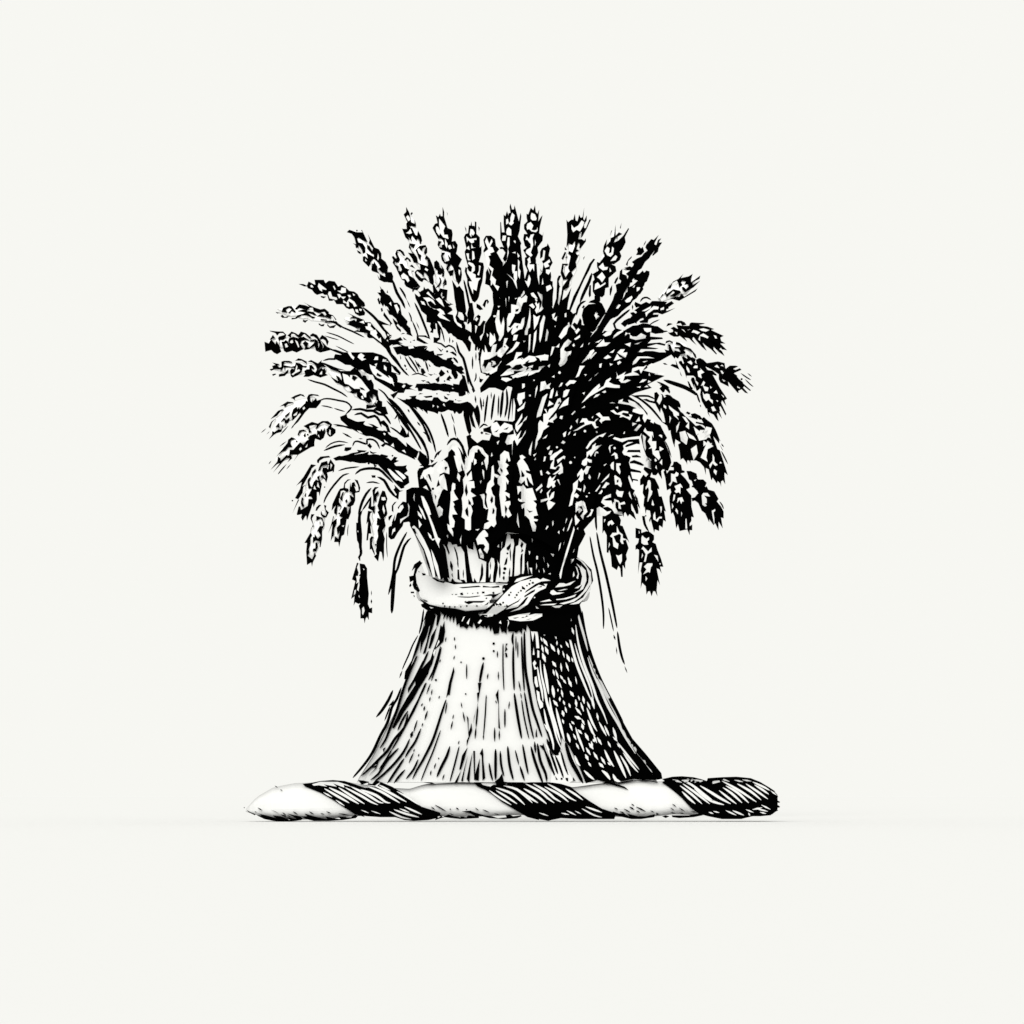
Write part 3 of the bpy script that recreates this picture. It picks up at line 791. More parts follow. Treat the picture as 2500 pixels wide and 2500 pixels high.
w 140,4 142,8 142,13 146,17 143,18 140,15 137,21 136,17 140,12
w 142,22 145,24 144,29 141,25
w 149,13 151,15 148,15
w 131,1 133,3 132,5
s 1.6 150,0 158,16
E 34 0 k 97,20 102,45 104,70 108,92
b 90,19 93,17 94,13 98,13 103,17 104,23 107,24 107,26 102,27 108,33 113,40 113,44 109,46 115,53 115,66 118,79 115,78 115,83 113,86 113,89 116,87 116,94 113,94 113,100 110,93 101,95 99,87 97,92 95,78 93,73 91,75 89,60 89,54 91,49 90,45 86,47 84,32 82,25 85,21 86,27 89,23 94,23 94,20
w 91,27 95,28 97,25 100,27 99,30 96,31 98,38 93,36 90,42 88,40 91,37
w 95,42 102,39 105,44 102,43 102,51 100,49 97,50 95,48 97,46
w 93,60 94,52 96,52 95,58
w 98,62 99,56 104,55 106,60 104,60 103,63 101,58
w 92,69 92,62 94,66
w 97,68 99,71 99,75 96,71
w 103,72 104,74 103,78
w 108,92 108,81 109,80 110,92
E 32 0 k 115,28 125,45 138,60 145,82
b 109,24 114,24 121,27 122,31 121,34 129,34 133,38 131,43 133,42 135,46 142,48 147,57 145,60 150,66 153,72 153,80 150,79 152,92 147,84 147,94 143,86 141,88 136,81 136,85 131,74 127,71 123,62 119,59 116,60 115,56 119,55 122,51 126,50 126,46 121,45 119,38 112,34 111,30
w 127,53 129,50 134,50 137,54 135,54 130,53 133,57 133,62 131,62 133,65 131,66 128,64
w 139,71 143,69 143,71 141,73 142,80 142,88 140,78
w 118,35 121,34 119,36
b 116,41 119,42 119,44 115,43
s 1.5 148,60 151,64 153,69
E 32 0 k 62,30 68,50 72,70 75,90
b 55,35 57,29 59,28 61,31 64,28 63,27 58,21 60,19 67,22 66,31 72,33 77,43 77,46 75,45 77,54 80,54 85,72 83,71 85,84 82,82 81,91 77,88 77,95 72,93 71,97 68,85 67,81 66,85 65,82 67,77 66,71 62,70 61,75 59,60 60,55 58,49 58,40
w 63,38 64,35 66,35 67,38 67,46 69,48 68,52 65,57 64,60 63,60 65,47 64,43 61,46 61,43 63,40
w 69,58 71,64 70,65 68,64
w 70,81 70,76 72,72 73,82 77,78 80,78 80,80 77,80 75,84
w 78,66 80,66 80,70 79,74
d 61,77 1
E 36 4 k 20,40 35,55 42,72
b 20,0 36,0 37,4 43,8 41,13 43,21 53,23 56,25 55,27 44,25 45,32 50,33 53,35 50,36 46,38 42,29 42,38 44,44 48,47 46,50 52,74 50,75 44,62 44,70 47,73 50,82 42,75 40,78 36,71 35,79 33,72 28,72 25,62 15,58 11,61 18,40
w 27,46 30,48 35,48 33,55 28,54 26,50
w 24,30 25,29 31,33 33,39 32,43 30,42 28,40 25,40
B 27,35 29,34 29,37 27,38
w 41,50 42,48 45,58 42,54
w 11,55 20,51 20,55 13,57
w 24,57 29,59 31,62 36,60 37,63 31,64 32,69 29,68 29,61 26,60 24,68
b 41,4 44,6 56,8 55,6 46,4
b 42,14 46,12 56,15 60,18 58,19 50,15 43,16
b 59,10 63,6 66,12 62,12
b 60,19 68,22 64,28 58,22
b 68,0 77,0 78,10 82,20 75,22 71,27 68,20
t 3 48,51 55,61 58,75 60,87 65,96
t 3 43,48 49,62 52,75
E 28 -5 k 18,70 25,90 28,110 30,130
b 10,67 16,66 21,68 22,72 29,76 32,82 31,88 34,89 42,109 39,105 38,106 41,115 38,123 39,128 37,132 37,140 34,135 34,149 32,149 31,139 29,136 27,141 21,137 20,125 18,117 17,121 15,120 15,100 12,94 10,98 10,77 22,73 15,71
w 16,87 17,84 21,82 24,86 21,88 20,86 17,89
w 19,101 22,97 27,97 27,89 30,96 34,99 34,103 39,105 34,106 35,110 33,110 31,107 32,100 30,98 23,101 26,108 29,110 28,116 23,113 22,103
w 26,123 29,124 33,122 33,130 31,134 29,131
w 17,115 18,108 19,111
w 12,81 14,81 12,85
E 28 -5 k 60,98 64,118 68,140 70,160
b 49,91 56,93 56,97 62,95 66,96 71,100 71,105 69,108 73,110 75,117 79,127 82,137 78,137 80,145 77,140 74,139 78,159 75,153 74,165 75,172 72,166 70,166 68,172 66,166 64,166 62,170 61,160 57,156 55,163 56,145 55,142 57,132 54,132 52,146 53,122 53,117 51,116 49,117 49,112 52,109 53,104 49,103
w 57,100 60,103 62,104 65,102 65,105 63,107 64,111 59,111 56,109 56,103
w 56,116 58,113 64,119 68,114 68,119 63,122 61,131 59,131 61,122 58,117
w 59,137 63,133 69,133 69,135 67,138 66,144 64,143 58,146 62,140
w 61,148 63,151 61,154 61,151
w 71,123 75,124 76,131
w 53,94 54,97 53,98
w 57,121 58,124 56,127
w 77,133 79,133 78,135
@ 950 860 400
N lower_stalks -2
s 2.6 61,72 66,86 70,100
s 1.6 76,85 79,100
s 1.6 73,72 77,84
s 3 0,54 12,66 25,85 34,97 40,107 45,118 47,132
s 2.6 0,60 15,77 28,97 38,115
s 2.6 28,65 38,78 46,90 52,105 55,118
s 2.4 40,94 46,98 49,107
s 2 22,67 24,71
s 2 33,82 37,87
s 1.6 36,98 40,104 44,112
s 3.4 88,70 92,85 94,96
s 2.2 93,65 97,80 99,88
s 2.8 104,62 106,75 106,88
s 2 80,100 86,110 92,125
b 91,99 95,97 97,98 96,105 95,118 93,112
s 2 79,112 85,120 89,128
b 57,120 61,115 62,115 58,122
b 35,116 36,130 42,137 47,132 44,122
s 2 36,134 42,133 50,134 57,129
b 33,142 35,137 45,134 55,132 56,131 50,137 42,142 34,148
b 20,106 27,112 35,117 32,125 22,120
s 2 97,104 94,115 93,122
d 111,63 1
@ 1250 860 400
E 34 2 k 163,85 170,105 170,125 168,145
b 158,78 165,80 170,84 175,86 180,96 183,101 180,105 186,120 188,130 184,140 178,138 176,140 177,150 172,142 165,141 163,147 160,160 158,150 164,137 164,127 158,122 155,113 152,100 154,88
w 154,97 158,100 157,105 158,113 157,116 155,110
w 157,89 159,93 166,94 167,101 165,97 165,105 170,105 170,113 168,116 173,116 174,121 175,124 173,127 166,120 165,113 161,114 164,111 160,105 163,100 155,93
w 173,98 175,97 177,98 177,101
w 174,111 179,114 174,117
w 168,127 169,125 171,128 169,129
w 174,130 177,126 177,133
w 170,133 171,138 169,136
w 165,78 168,80 167,84 163,82
s 1.4 180,104 184,112 188,124
s 1.8 187,90 189,100 192,112
b 183,120 185,125 187,133 185,137 183,128
@ 1250 464 664
E 34 12 k 126,170 132,182 138,190
w 119,172 123,171 125,176 124,181 120,178
w 124,172 129,175 131,178 126,176
w 131,173 134,176 138,168 142,169 141,173 138,177 133,178
w 121,184 123,187 121,187
w 127,184 131,181 132,187 129,192
w 136,178 139,180 136,182
w 139,178 143,182 139,184 138,190 139,193 134,190
w 143,175 147,180 150,186 146,184
w 129,168 134,172 131,174
N straw_tufts -2
@ 586 1025 664
b 122,48 127,48 126,40 126,36 131,34 138,33 133,36 129,38 128,42 131,41 133,46 130,48 134,50 131,53 134,56 130,58 127,62 121,60 118,60 118,50
w 123,55 124,52 124,58
s 1.8 130,40 135,50 139,60
b 143,31 148,29 150,30 145,33 148,36 144,40 147,41 141,44
b 148,23 151,20 155,24 157,35 158,45 155,44 156,50 153,52 150,42 146,48 144,50 147,42 149,38 147,30
s 2 154,19 158,26 160,33
s 1.8 147,18 150,14 154,14 158,19 160,28
b 126,28 128,31 132,33 134,31 131,25 128,22
b 138,29 136,31 135,28
b 140,55 144,48 149,55 148,66 150,80 147,90 141,80 137,68 140,63 143,62 141,58
s 1.3 133,36 136,44
s 1.3 138,28 140,24 143,22
d 137,49 1
@ 928 684 400
E 30 0 k 22,80 45,84 70,96 92,104
b 15,79 22,78 27,79 33,79 40,79 52,78 55,79 50,82 56,79 54,83 48,82 49,85 54,86 58,84 63,83 65,90 70,92 78,94 79,92 84,91 86,92 84,94 87,97 86,99 90,102 96,101 99,105 97,107 100,110 95,111 90,107 84,106 76,102 72,102 70,103 66,102 63,100 62,94 58,92 55,96 53,94 52,97 50,94 45,92 40,92 36,89 34,89 30,90 24,87 20,88
w 33,78 34,81 40,80 39,77.5
s 2 63,73 72,75 77,79 81,77 87,80 90,86
b 67,79 73,83 72,85
b 66,87 75,87 72,89 68,89
d 79,84 1.4
d 73.5,82 .8
b 82,85 86,84 90,87 90,90
s 2.4 86,91 89,94 92,98
b 23,87 25,92 24,94
s 2 29,90 36,102 43,110
s 2 33,89 38,96 43,104 45,109
b 48,104 51,104 54,109 50,112 48,108
s 2 41,94 47,105
s 2 53,94 57,108
b 57,98 60,102 58,102
b 44,96 49,103 46,102
b 29,99 31,101 30,103 28,101
d 31,105 .9
E 26 0 k 50,126 70,126 98,130
b 43,122 47,122 60,122 70,122 76,124 86,125 86,122 93,123 94,119 98,114 96,111 100,113 104,128 106,134 101,131 101,135 97,137 93,137 92,133 88,132 85,130 78,131 70,129 64,128 62,131 60,128 51,128 49,131 45,131 44,127 41,127
w 85,127 87,128 85,128
b 65,117 70,113 70,119 68,121
b 79,115 82,112 85,116 82,117 83,119 78,118
b 78,107 80,106 81,109 80,110
b 72,105 77,110 74,113 71,114 69,110
b 84,106 90,107 92,112 91,116 88,117 86,113 84,110
d 76,119 1
b 48,118 54,118 51,120
b 53,120 57,119 61,123
b 56,110 60,113 64,110 68,113 66,111 60,111
s 1.6 37,112 45,110 56,114
b 20,121 27,122 31,121 34,123 39,124 35,127 44,131 38,129 30,129 28,133 21,133 16,140 12,135 15,134 20,131
w 26,125 28,123 30,124 28,127 26,126
s 2.4 20,121 19,114 15,108 12,104
E 30 0 k 30,142 55,147 85,149 108,150
b 19,138 27,141 33,141 37,139 34,137 43,136 42,139 46,142 52,141 61,142 63,138 68,138 72,142 77,144 82,141 87,142 87,145 95,145 103,143 107,145 112,151 114,147 116,160 117,175 113,165 110,155 109,160 113,175 110,173 107,162 104,152 103,150 107,170 108,178 105,183 102,170 98,154 96,157 93,158 90,155 88,158 85,153 80,153 76,155 72,156 69,155 68,158 64,156 60,155 56,154 56,158 50,152 51,155 45,150 43,150 44,153 39,150 48,163 56,178 61,193 57,190 50,172 42,160 34,149 27,144
w 62,147 64,148 62,150
w 67,148 69,149 68,151
w 74,147 77,149 75,145
b 45,135 47,133 51,134
b 51,137 61,136 62,138 54,139
b 75,136 80,139 80,141 76,140
b 78,134 83,135 80,136
b 90,142 97,142 93,143
d 67,134 .9
d 82,132 .9
d 89,141 .8
N straw_tufts -2
s 2.2 7,71 6,76 9,83 16,93 23,101 28,107 34,113
b 6,71 10,68 14,66 11,70
b 9,70 17,70 20,69 24,67 27,71 22,72 23,73 27,75 22,75 14,76 11,78 10,74
s 1.6 14,77 20,75 28,78 33,79
b 43,65 54,65 60,70 52,67 44,66.5 57,75 52,75 43,71
b 63,67 67,68 71,67 70,70 66,74 63,74
b 27,67 32,71 28,70
b 38,71 41,70 41,72
d 36,73 .8
b 24,64 27,62 30,63
s 1.6 40,79 52,78 56,79
s 1.6 68,48 73,60 76,73
s 1.5 72,58 74,65
b 61,52 65,50 66,58 63,58
s 1.5 82,67 82,74
b 85,70 87,72 85,74
s 3 90,73 93,85 98,92 103,110 107,122 112,131
b 109,124 112,131 110,133 108,129
s 2 101,107 103,115 104,123
s 1.4 96,110 99,120 104,135
s 1.8 109,90 109,105
s 1.5 113,85 113,95
b 112,64 118,63 115,70
s 2 112,72 113,78 112,83
b 117,72 118,74 117,79 115,77
s 1.6 113,109 113,115 111,120
b 117,113 118,116 122,117 119,121 117,120
s 2 112,136 113,145
s 2.2 118,138 120,154
s 1.4 122,140 122,150
s 2.4 127,135 125,150 123,168
s 1.3 131,132 131,140
s 2.6 135,134 133,148 131,165
s 1.8 140,136 139,160
s 3.2 145,130 143,150 142,162
s 2.6 149,128 150,145 147,162
s 2.2 156,128 153,150 151,166
s 2 117,175 122,170 127,172
b 129,175 131,173 131,180 129,178
b 120,178 122,180 120,182 118,180
b 124,180 130,182 124,182
@ 976 1050 865.2
E 22 6 k 31,12 28,30 26,48
w 18,36 19,32 20,28 22,25 24,24 25,27 26,33 24,32 23,33 21,38 20,42 22,43 23,46 21.5,47.5 20,44 18.5,41.5
w 22,18 24,16 26,18 27,21 27,24 24,23 22,24 20,22
B 24,20 26,20 25,22
w 27,9 29,7 31,8 33,12 34,17 33,22 31,17 30,12 28,10 26,12
w 29.5,14 31,14 33,19 34,22 32,23 31,20
s 1 28.5,9 31,13 33,19
w 13,22 17,20 19,21 18,24 15,24 14,27 12,24
s .7 14,22 15,26
s .7 16,21 17,24
B 21,27 22,30 20,31
B 19,35 20,36 19.5,38
@ 980 1200 400
N bound_neck 0
a 10,35 44,45 150,48 152,108 36,106 27,82
b 44,50 200,50 200,100 165,105 150,99 140,99 130,107 110,108 60,109 50,105 45,60
w 46,59 52,65 56,75 57,72 54,63 55,59 58,60 60,63 65,62 66,65 70,65 74,72 77,107 68,107 60,106 56,106 53,97 50,85 47,70
w 77,63 79,67 85,69 85,58 89,70 91,79 100,83 99,107 92,107 86,107 83,105 80,85
w 103,100 103,85 106,78 109,79 110,85 108,100 108,107 104,106
w 113,79 116,86 117,71 119,68 122,65 125,50 128,51 129,56 132,56 133,62 131,75 131,90 130,103 127,107 111,107 114,90
w 133,102 134,80 135,65 138,63 139,55 142,58 147,62 145,75 145,92 144,97 140,97
w 88,56 92,50 96,46 98,45 102,50 98,54 103,62 103,68 101,73 97,69 99,65 97,62 92,62 90,63
w 148,85 149,82 150,98
w 151,90 154,90 154,98
w 105,58 107,58 106,60
w 113,65 115,62 115,66
w 118,60 119,59 118,68
w 167,76 168,79 169,84
w 150,70 152,71 151,75
w 154,55 155,57 154,60
w 172,84 174,87 173,90
w 159,76 161,76 161,80 159,80
w 159,84 160,88 159,92
w 162,92 163,95 162,95
w 167,90 169,94 168,96
w 173,97 176,96 176,98
w 176,73 180,74 179,77
S 1.7 62,65 65,73 67,85
S 1.6 66,80 67,90
S 3.2 58,82 60,94
d 57,78 1.5
B 66,92 68,92 69,105 66,103
B 61,102 59,98 60,96
B 60,102 58,107 66,107 63,106
B 69,104 72,107 76,107 74,104
S 1.3 73,92 73,102
B 82,96 84,106 82,105 81,99
B 85,107 86,102 89,107
S 2.8 92,107 95,98 95,85
S 2 104,107 105,97
S 1.2 105,83 105,92
S 2 116,86 116,102
S 1.5 113,79 116,86
B 124,66 129,61 129,65 126,70 124,68
S 1.3 128,66 129,82
B 125,77 125,82 124,86 121,87 123,80
D 122,91 2
D 121,96 1.6
B 121,99 122,102 121,105 119,102
S 1.8 128,90 127,102
B 142,59 144,62 142,67 140,64
B 142,67 144,70 141,72
B 141,74 143,73 142,97 140,97 140,80
D 125,73 1.2
B 97,48 96,55 94,52
w 98,48 98,50 97,50
E 40 6 k 26,5 35,45 48,92
b 22,-5 35,0 36,8 40,17 44,30 50,50 47,58 52,68 56,95 57,103 52,100 47,104 42,100 37,102 30,85 26,70 18,55 10,40 10,30 18,20 16,0
w 23,5 26,6 30,13 33,20 35,27 33,28 38,40 43,54 46,56 44,62 45,67 40,57 36,43 31,28 26,17
w 20,16 25,22 29,33 27,32 23,24
w 19,23 24,28 24,32 20,28
w 20,33 24,39 21,43
w 31,48 35,52 36,56 41,55 37,58 33,54
w 12,42 15,40 20,45 27,57 34,72 38,88 40,101 37,101 33,85 27,68 20,56
w 35,68 38,74 43,87 46,103 44,103 38,85
@ 980 1200 400
G binding_band
w 17,108 18,92 24,86 28,97 34,100 45,106 53,107 62,109 80,109 110,110 127,110 119,113 118,119 108,122 100,139 90,141 80,142 70,141 64,139 50,138 40,136 30,131 22,124
b 12,94 15,86 22,81 23,83 25,84 19,92 17,98 18,108 22,117 20,119 15,115 13,110 14,105 10,107 9,100 14,99 16,90
b 11,108 12,111 10,113 9,111
b 11,118 15,118 15,120 11,120
b 14,122 16,123 15,125
B 24,96 29,97 28,99 25,99
B 20,94 21,94 21,96
B 36,102 40,102 45,105 52,106 50,108 42,106
B 54,107 60,108 76,107.5 76,108.5 62,109.5
B 68,113 80,112 91,111 94,112.5 85,113 72,114
B 96,111 103,112 107,113 96,113
B 104,112.5 115,111 116,113 108,113.5
S 1 66,124 80,124.5 93,123
B 97,123 104,121 112,121 118,119 112,123 108,126 106,123
B 74,130 76,129 77,130 79,129 88,129 99,129 95,131 85,131 79,133 75,131
B 98,134 103,130 102,133
B 95,118 98,118 98,120 95,120
B 107,119 109,118 110,120 108,121
B 100,125 101,125 101,126.5 99,126.5
B 104,128 106,128 106,130 104,130
B 69,120 72,119 73,122 70,122
B 59,121 61,121 60,122
B 63,121 66,121 64,122
d 49,132 1
d 51,135 1
d 57,136 1
d 63,136 .9
d 70,136 .8
d 77,135 1
d 89,135 1
d 78,120 .5
d 84,120 .5
d 90,119.5 .9
b 26,127 31,129 30,130 26,128
b 21,126 33,133 45,136 64,138 76,141 99,139 103,136 100,141 90,144 93,147 104,148 111,144 122,139 126,147 126,152 140,153 170,150 200,146 200,175 178,170 163,168 160,165 152,164 148,157 147,165 143,161 142,168 139,164 135,167 133,165 126,165 125,158 124,168 121,165 118,166 116,158 115,167 109,168 107,160 105,165 103,158 100,162 98,158 97,161 93,158 91,160 88,162 85,154 84,160 82,160 80,158 77,162 73,159 69,160 68,155 65,158 64,147 61,155 60,147 57,153 56,146 53,151 53,145 49,151 50,146 46,142 43,158 41,158 42,145 39,144 36,158 33,157 34,140 30,140 28,150 25,155 30,140 24,136 23,133 26,132
w 90,155 93,151 95,152 92,156
w 71,153 73,148 75,147 72,153
w 77,155 81,149 79,157
w 115,155 117,152 118,156
w 121,150 126,149 127,155 125,160 126,153 123,150
w 33,136 38,137 35,138
@ 1200 1200 400
b 20,100 45,100 70,99 95,84 99,76 108,82 118,92 120,105 112,122 104,134 105,142 100,150 20,150
@ 980 1200 400
b 119,112 132,100 142,98 165,99 200,95 200,160 170,150 140,153 126,152 121,150 104,148 93,147 100,139 108,132 120,120 119,118
w 93,145 100,144 104,140 120,122 130,112 140,106 152,103 160,102 164,104 167,102 176,105 165,106 158,109 147,117 143,124 137,129 127,134 121,139 113,144 108,147 102,148 96,147
B 142,111 146,114 146,116 142,115
B 153,108 155,106 157,108 155,109
D 151,109 1.3
D 148,111 1
D 141,117 1.2
D 136,122 1.3
D 129,119 1
D 127,122 1.3
D 120,131 1.2
D 134,125 .9
D 138,119 .8
D 152,105 .8
D 115,135 .6
w 111,108 119,107 127,108 124,110 113,109
B 111,108 115,106.5 127,107.5 130,107 126,109 113,108.5
w 133,107 136,103 142,101 155,99 150,101 138,106
w 123,139 130,134 138,130 145,120 155,114 162,110 170,112 168,109 172,109 170,114 163,117 157,121 149,133 140,139 128,142 137,138 145,132 150,124 147,125 137,136
B 145,123 152,118 158,115 157,118 150,122 145,125
B 160,113 166,111 165,113
w 126,148 138,145 152,143 150,146 158,144 166,144 166,147 160,150 155,152 140,153 127,151
B 131,149 140,148 134,150
B 141,149 147,146 150,147 144,149
B 147,151 154,149.5 150,151
w 120,116 122,116 121,114 118,117
B 126,111.5 128,114 124,116
@ 1200 1200 400
w 75,113 80,108 85,108 88,109 99,105 93,110 85,112
w 69,120 70,117 73,116 77,119 83,119 86,119 80,121 72,122
w 78,117 86,115 90,115 82,117
w 88,123 97,120 104,116 108,108 108,95 106,90 105,87 111,93 112,105 108,115 100,119
w 76,127 85,126 95,123 100,121 98,124 88,127 77,128
w 80,132 92,129 101,125 108,118 114,108 115,100 112,90 105,82 100,79 103,78 110,85 117,95 118,107 112,117 104,125 97,130 85,133
w 92,133 100,130 108,125 116,112 118,105 117,116 110,126 103,132 97,133
w 57,130 68,127 71,129 62,130
w 57,134 62,133 77,132 73,134
w 71,135 84,134 80,137 75,137
w 92,114 98,114 105,110 107,100 104,90 100,85 102,86 107,91 109,100 108,109 102,114
w 99,88 101,90 103,97 102,103 100,102 102,97
w 96,98 97,94 98,99 96,101
w 52,135 56,138 53,138
w 50,124 52,125 50,126
@ 850 1480 440
K straw_skirt
s 2 81,3 79,18 76,30
b 86,3 89,6 88,14 86,25 84,32 80,40 77,50 78,36 75,45 65,70 62,79 60,78 61,70 68,58 72,45 76,33 82,20 83,8
s 1.6 75,31 69,42 65,52 60,63 58,68
s 1.6 58,69 55,77
b 92,8 94,10 91,22 87,33 83,50 80,51 84,38 85,33 88,20
s 2 90,5 88,13 87,21
s 2.2 99,8 97,14 95,21
b 95,22 92,35 88,45 86,45 89,32
b 99,20 101,22 103,16 104,27 102,38 98,42 94,45 92,55 90,62 87,68 86,72 80,82 76,88 70,99 60,113 55,122 49,131 47,130 55,112 63,98 72,84 72,80 64,93 64,88 70,78 74,70 80,58 78,68 88,57 92,45 96,35
w 94,44 97,36 98,38 95,43
w 92,54 91,50 93,46 94,47
s 2 99,43 96,55 91,70 86,79
s 1.5 100,44 96,60 89,80
s 2.6 74,53 66,70 58,92 52,112 45,130 40,143 34,152
s 2.2 86,48 80,62 76,70
s 3 57,87 52,100 47,108 42,125 35,138 26,157 17,170 5,184
b 49,100 48,106 43,107
s 2 48,91 40,107 31,118
s 1.6 45,107 42,115 39,123
s 1.6 84,82 78,95 70,110 64,122
s 1.4 88,83 84,94
s 2 83,82 72,108 64,123 52,145 47,153
s 2 64,112 58,122 53,133
s 2.6 64,115 60,130 50,142 42,155 35,162 25,172 14,182
b 38,157 40,151 37,153
b 34,163 35,160 32,166 28,168 31,170 25,173 30,173 22,181 30,174
s 2.3 54,152 42,165 32,180 24,186
s 1.6 47,153 40,165 33,175
s 2.4 66,142 60,155 50,168 38,180 28,188
s 2.4 60,163 52,175 42,190
s 2.2 61,175 54,183 49,190
s 1.5 74,122 70,135
s 3 69,134 67,141
s 2.2 78,131 72,145 65,155 61,162
b 113,65 114,70 111,82 109,95 107,95 105,98 108,82
s 2.5 105,100 100,115 96,128 90,145 80,165 74,175 69,185
s 1.5 99,133 93,150 90,158 84,172 78,187
s 2 75,164 70,175 62,185
s 1.5 70,157 65,168
s 2.8 109,150 106,160 100,172 95,183
s 1.7 119,150 114,170 109,188
b 128,151 125,163 121,175 119,175 122,160
b 121,176 117,189 114,189
b 128,160 125,175 123,188 121,187
b 133,157 131,175 130,190 127,185 130,170
b 134,155 136,155 136,180 141,163 140,187 135,186
b 144,152 145,158 145,165 147,184 144,187 143,160 141,158
s 2 151,168 153,180 155,187
s 2.7 158,153 158,170 158,186
s 2.2 163,155 164,170 167,182
b 157,188 162,184 165,179 167,188 180,190 160,191
s 2.6 145,60 142,75 141,82
b 139,82 140,92 138,93 139,105 136,115 134,125 135,118 138,108 141,93 143,82
s 1.7 139,107 137,130
s 1.6 137,130 136,142
b 127,117 129,120 129,135 131,130 132,125 133,133 130,141 127,150 127,144 129,140 128,125
s 1.6 123,113 125,124
s 1.3 127,62 127,78
s 1.2 121,103 122,109
d 145,56 1.6
d 156,40 1.4
d 156,48 1.2
d 94,79 1.2
d 97,163 .8
d 121,60 .9
d 126,94 .9
s 1.4 148,95 147,115 145,140
s 1.4 166,40 166,65 167,90
b 158,95 161,89 162,120 163,132 161,130 161,105
s 1.7 168,110 168,130
s 1.7 157,130 157,145
s 1.6 162,133 162,143
b 169,40 171,40 169,43 171,46 168,49
b 168,50 170,50 171,54 169,55
s 2.2 177,28 176,35 177,42
s 2.3 177,42 177,65 178,90
s 2.7 178,93 182,120 186,142
s 2.6 171,150 173,170 177,186
s 1.6 179,154 183,170
s 2.2 184,171 189,187
s 2.2 187,148 190,165 193,180
s 1.4 114,33 114,37
s 1.3 115,41 115,46
s 1.2 114,53 113,57
s 1.2 99,57 98,60
s 1.3 90,89 89,95
s 1.3 88,97 87,102
s 1.3 80,104 78,107
s 1.8 82,107 81,112
s 2 85,112 82,122
s 1.3 80,125 79,129
s 1.2 106,103 104,115
s 1.2 113,116 112,121
s 1.6 112,123 110,132
s 1.4 103,180 101,186
s 1.5 89,176 88,181
s 1.4 94,168 92,174
s 1.4 145,137 145,143
s 1.4 150,72 149,78
s 1.3 148,96 148,100
s 1.2 119,144 118,148
s 1.2 71,153 70,156
s 1.2 76,158 75,161
s 1.3 98,96 97,99
s 1.2 105,33 104,38
s 1.3 161,70 161,79
s 1.4 160,48 160,55
s 1.2 158,101 159,104
s 1.3 173,102 172,110
@ 1230 1480 440
s 1.2 13,32 13,48
s 1.2 15,38 15,55
s 2 19,32 20,60 22,91
s 2.8 22,27 23,65 27,90 31,110 36,125 41,140
s 1.5 16,80 18,91
s 1.3 18,93 19,99
s 1.5 19,100 22,120 27,142
s 2 22,92 27,120 32,142
b 35,131 36,140 34,140 34,136
b 28,26 45,26 80,-10 82,0 84,8 88,30 95,55 105,80 118,105 128,124 138,142 152,158 169,179 170,185 165,186 150,186 140,185 125,188 110,189 100,186 88,190 80,170 70,150 66,145 62,140 60,160 52,158 48,142 42,125 36,105 31,80 29,50
w 29,27 36,27 37,33 38,45 35,45 34,32 33,28 31,38
w 31,52 32,44 33,52
w 36,55 36,47 38,48 38,55
v 2.4 39,58 40,72 44,90 46,102 52,122 57,142 62,153
v 2.2 36,65 38,78 41,92 42,102
v 2.4 43,110 46,125 50,137 53,148 53,156
v 2.6 49,98 51,112 55,126 61,146
v 2.8 56,109 59,122 65,144
v 2.8 43,62 45,75 48,94
v 2.2 66,147 72,160 78,173
w 33,68 31,61 33,58 35,61 33,64 36,67
w 33,76 35,75 36,80 37,86 35,87 33,82
w 35,90 38,92 39,100 42,104 42,108 39,110 36,100
w 43,126 46,128 48,135 45,131
v 3 43,36 46,41
v 2.2 41,43 42,48
v 3 45,45 47,50
v 3.5 42,52 44,58
v 1.5 40,34 41,37
v 2 43,30 44,31
v 3 51,42 54,47
v 1.5 57,38 57,41
v 2.2 58,45 59,52
v 1.5 63,48 65,55
v 2 55,30 56,34
v 2 67,39 69,43
v 3 68,53 70,58
v 1.8 73,56 74,59
v 1.5 61,42 62,44
v 3 52,59 56,65
v 1.8 61,61 62,70
v 2 67,62 69,68
v 2 53,69 54,73
v 2 56,70 58,76
v 2 58,80 61,86
v 2 64,79 66,82
v 3 70,80 72,85
v 1.3 77,77 78,82
v 3 52,85 54,98
v 1.5 58,89 58,91
v 2 62,91 63,96
v 2 60,98 60,101
v 3 54,102 57,106
v 3 71,91 75,97
v 2 64,102 65,105
v 2 70,105 71,108
v 1.5 80,97 81,100
v 2.5 77,100 78,108
v 2.5 85,98 86,103
v 2 83,105 85,111
v 2 66,109 67,113
v 3 63,113 64,117
v 2.5 78,110 82,115
v 2.2 89,109 95,125 100,134
v 2.5 90,122 95,135 98,139
v 3 76,118 83,121
v 3 84,127 85,131
v 2 71,127 73,132
v 2 63,122 64,125
v 2 73,124 75,126
v 2.2 77,130 80,140 84,150 86,156
v 2.5 68,136 70,142 71,146
v 2 75,138 77,142
v 2.5 80,133 83,136
v 3 87,136 91,144
v 2 78,148 80,152
v 3 92,148 95,152
v 2.5 89,153 92,158
v 2.5 97,158 100,163
v 3 88,160 90,164
v 2 94,146 95,150
v 2.5 96,143 97,145
v 2 84,122 86,126
v 2.2 97,140 99,145
v 2.5 101,142 104,147
v 2 112,146 114,150
v 2 90,104 92,109
v 2 100,116 101,121
v 1.6 69,77 70,80
v 2 61,75 63,78
v 2.5 105,163 108,168
v 2.5 76,160 79,168 82,171
v 2 91,168 93,171
v 3 102,168 107,173
v 2 112,168 114,170
v 2 102,124 110,139
v 2 108,128 113,139
v 2.5 117,130 121,143
v 2 118,141 121,144
v 1.5 122,148 124,151
v 2.5 86,176 92,182 97,186
v 3 105,176 110,180 114,186
v 3 117,180 120,186 125,188
v 2.5 108,154 113,165 118,172
v 3 118,155 125,170 131,184
v 2.2 125,160 132,172 136,182
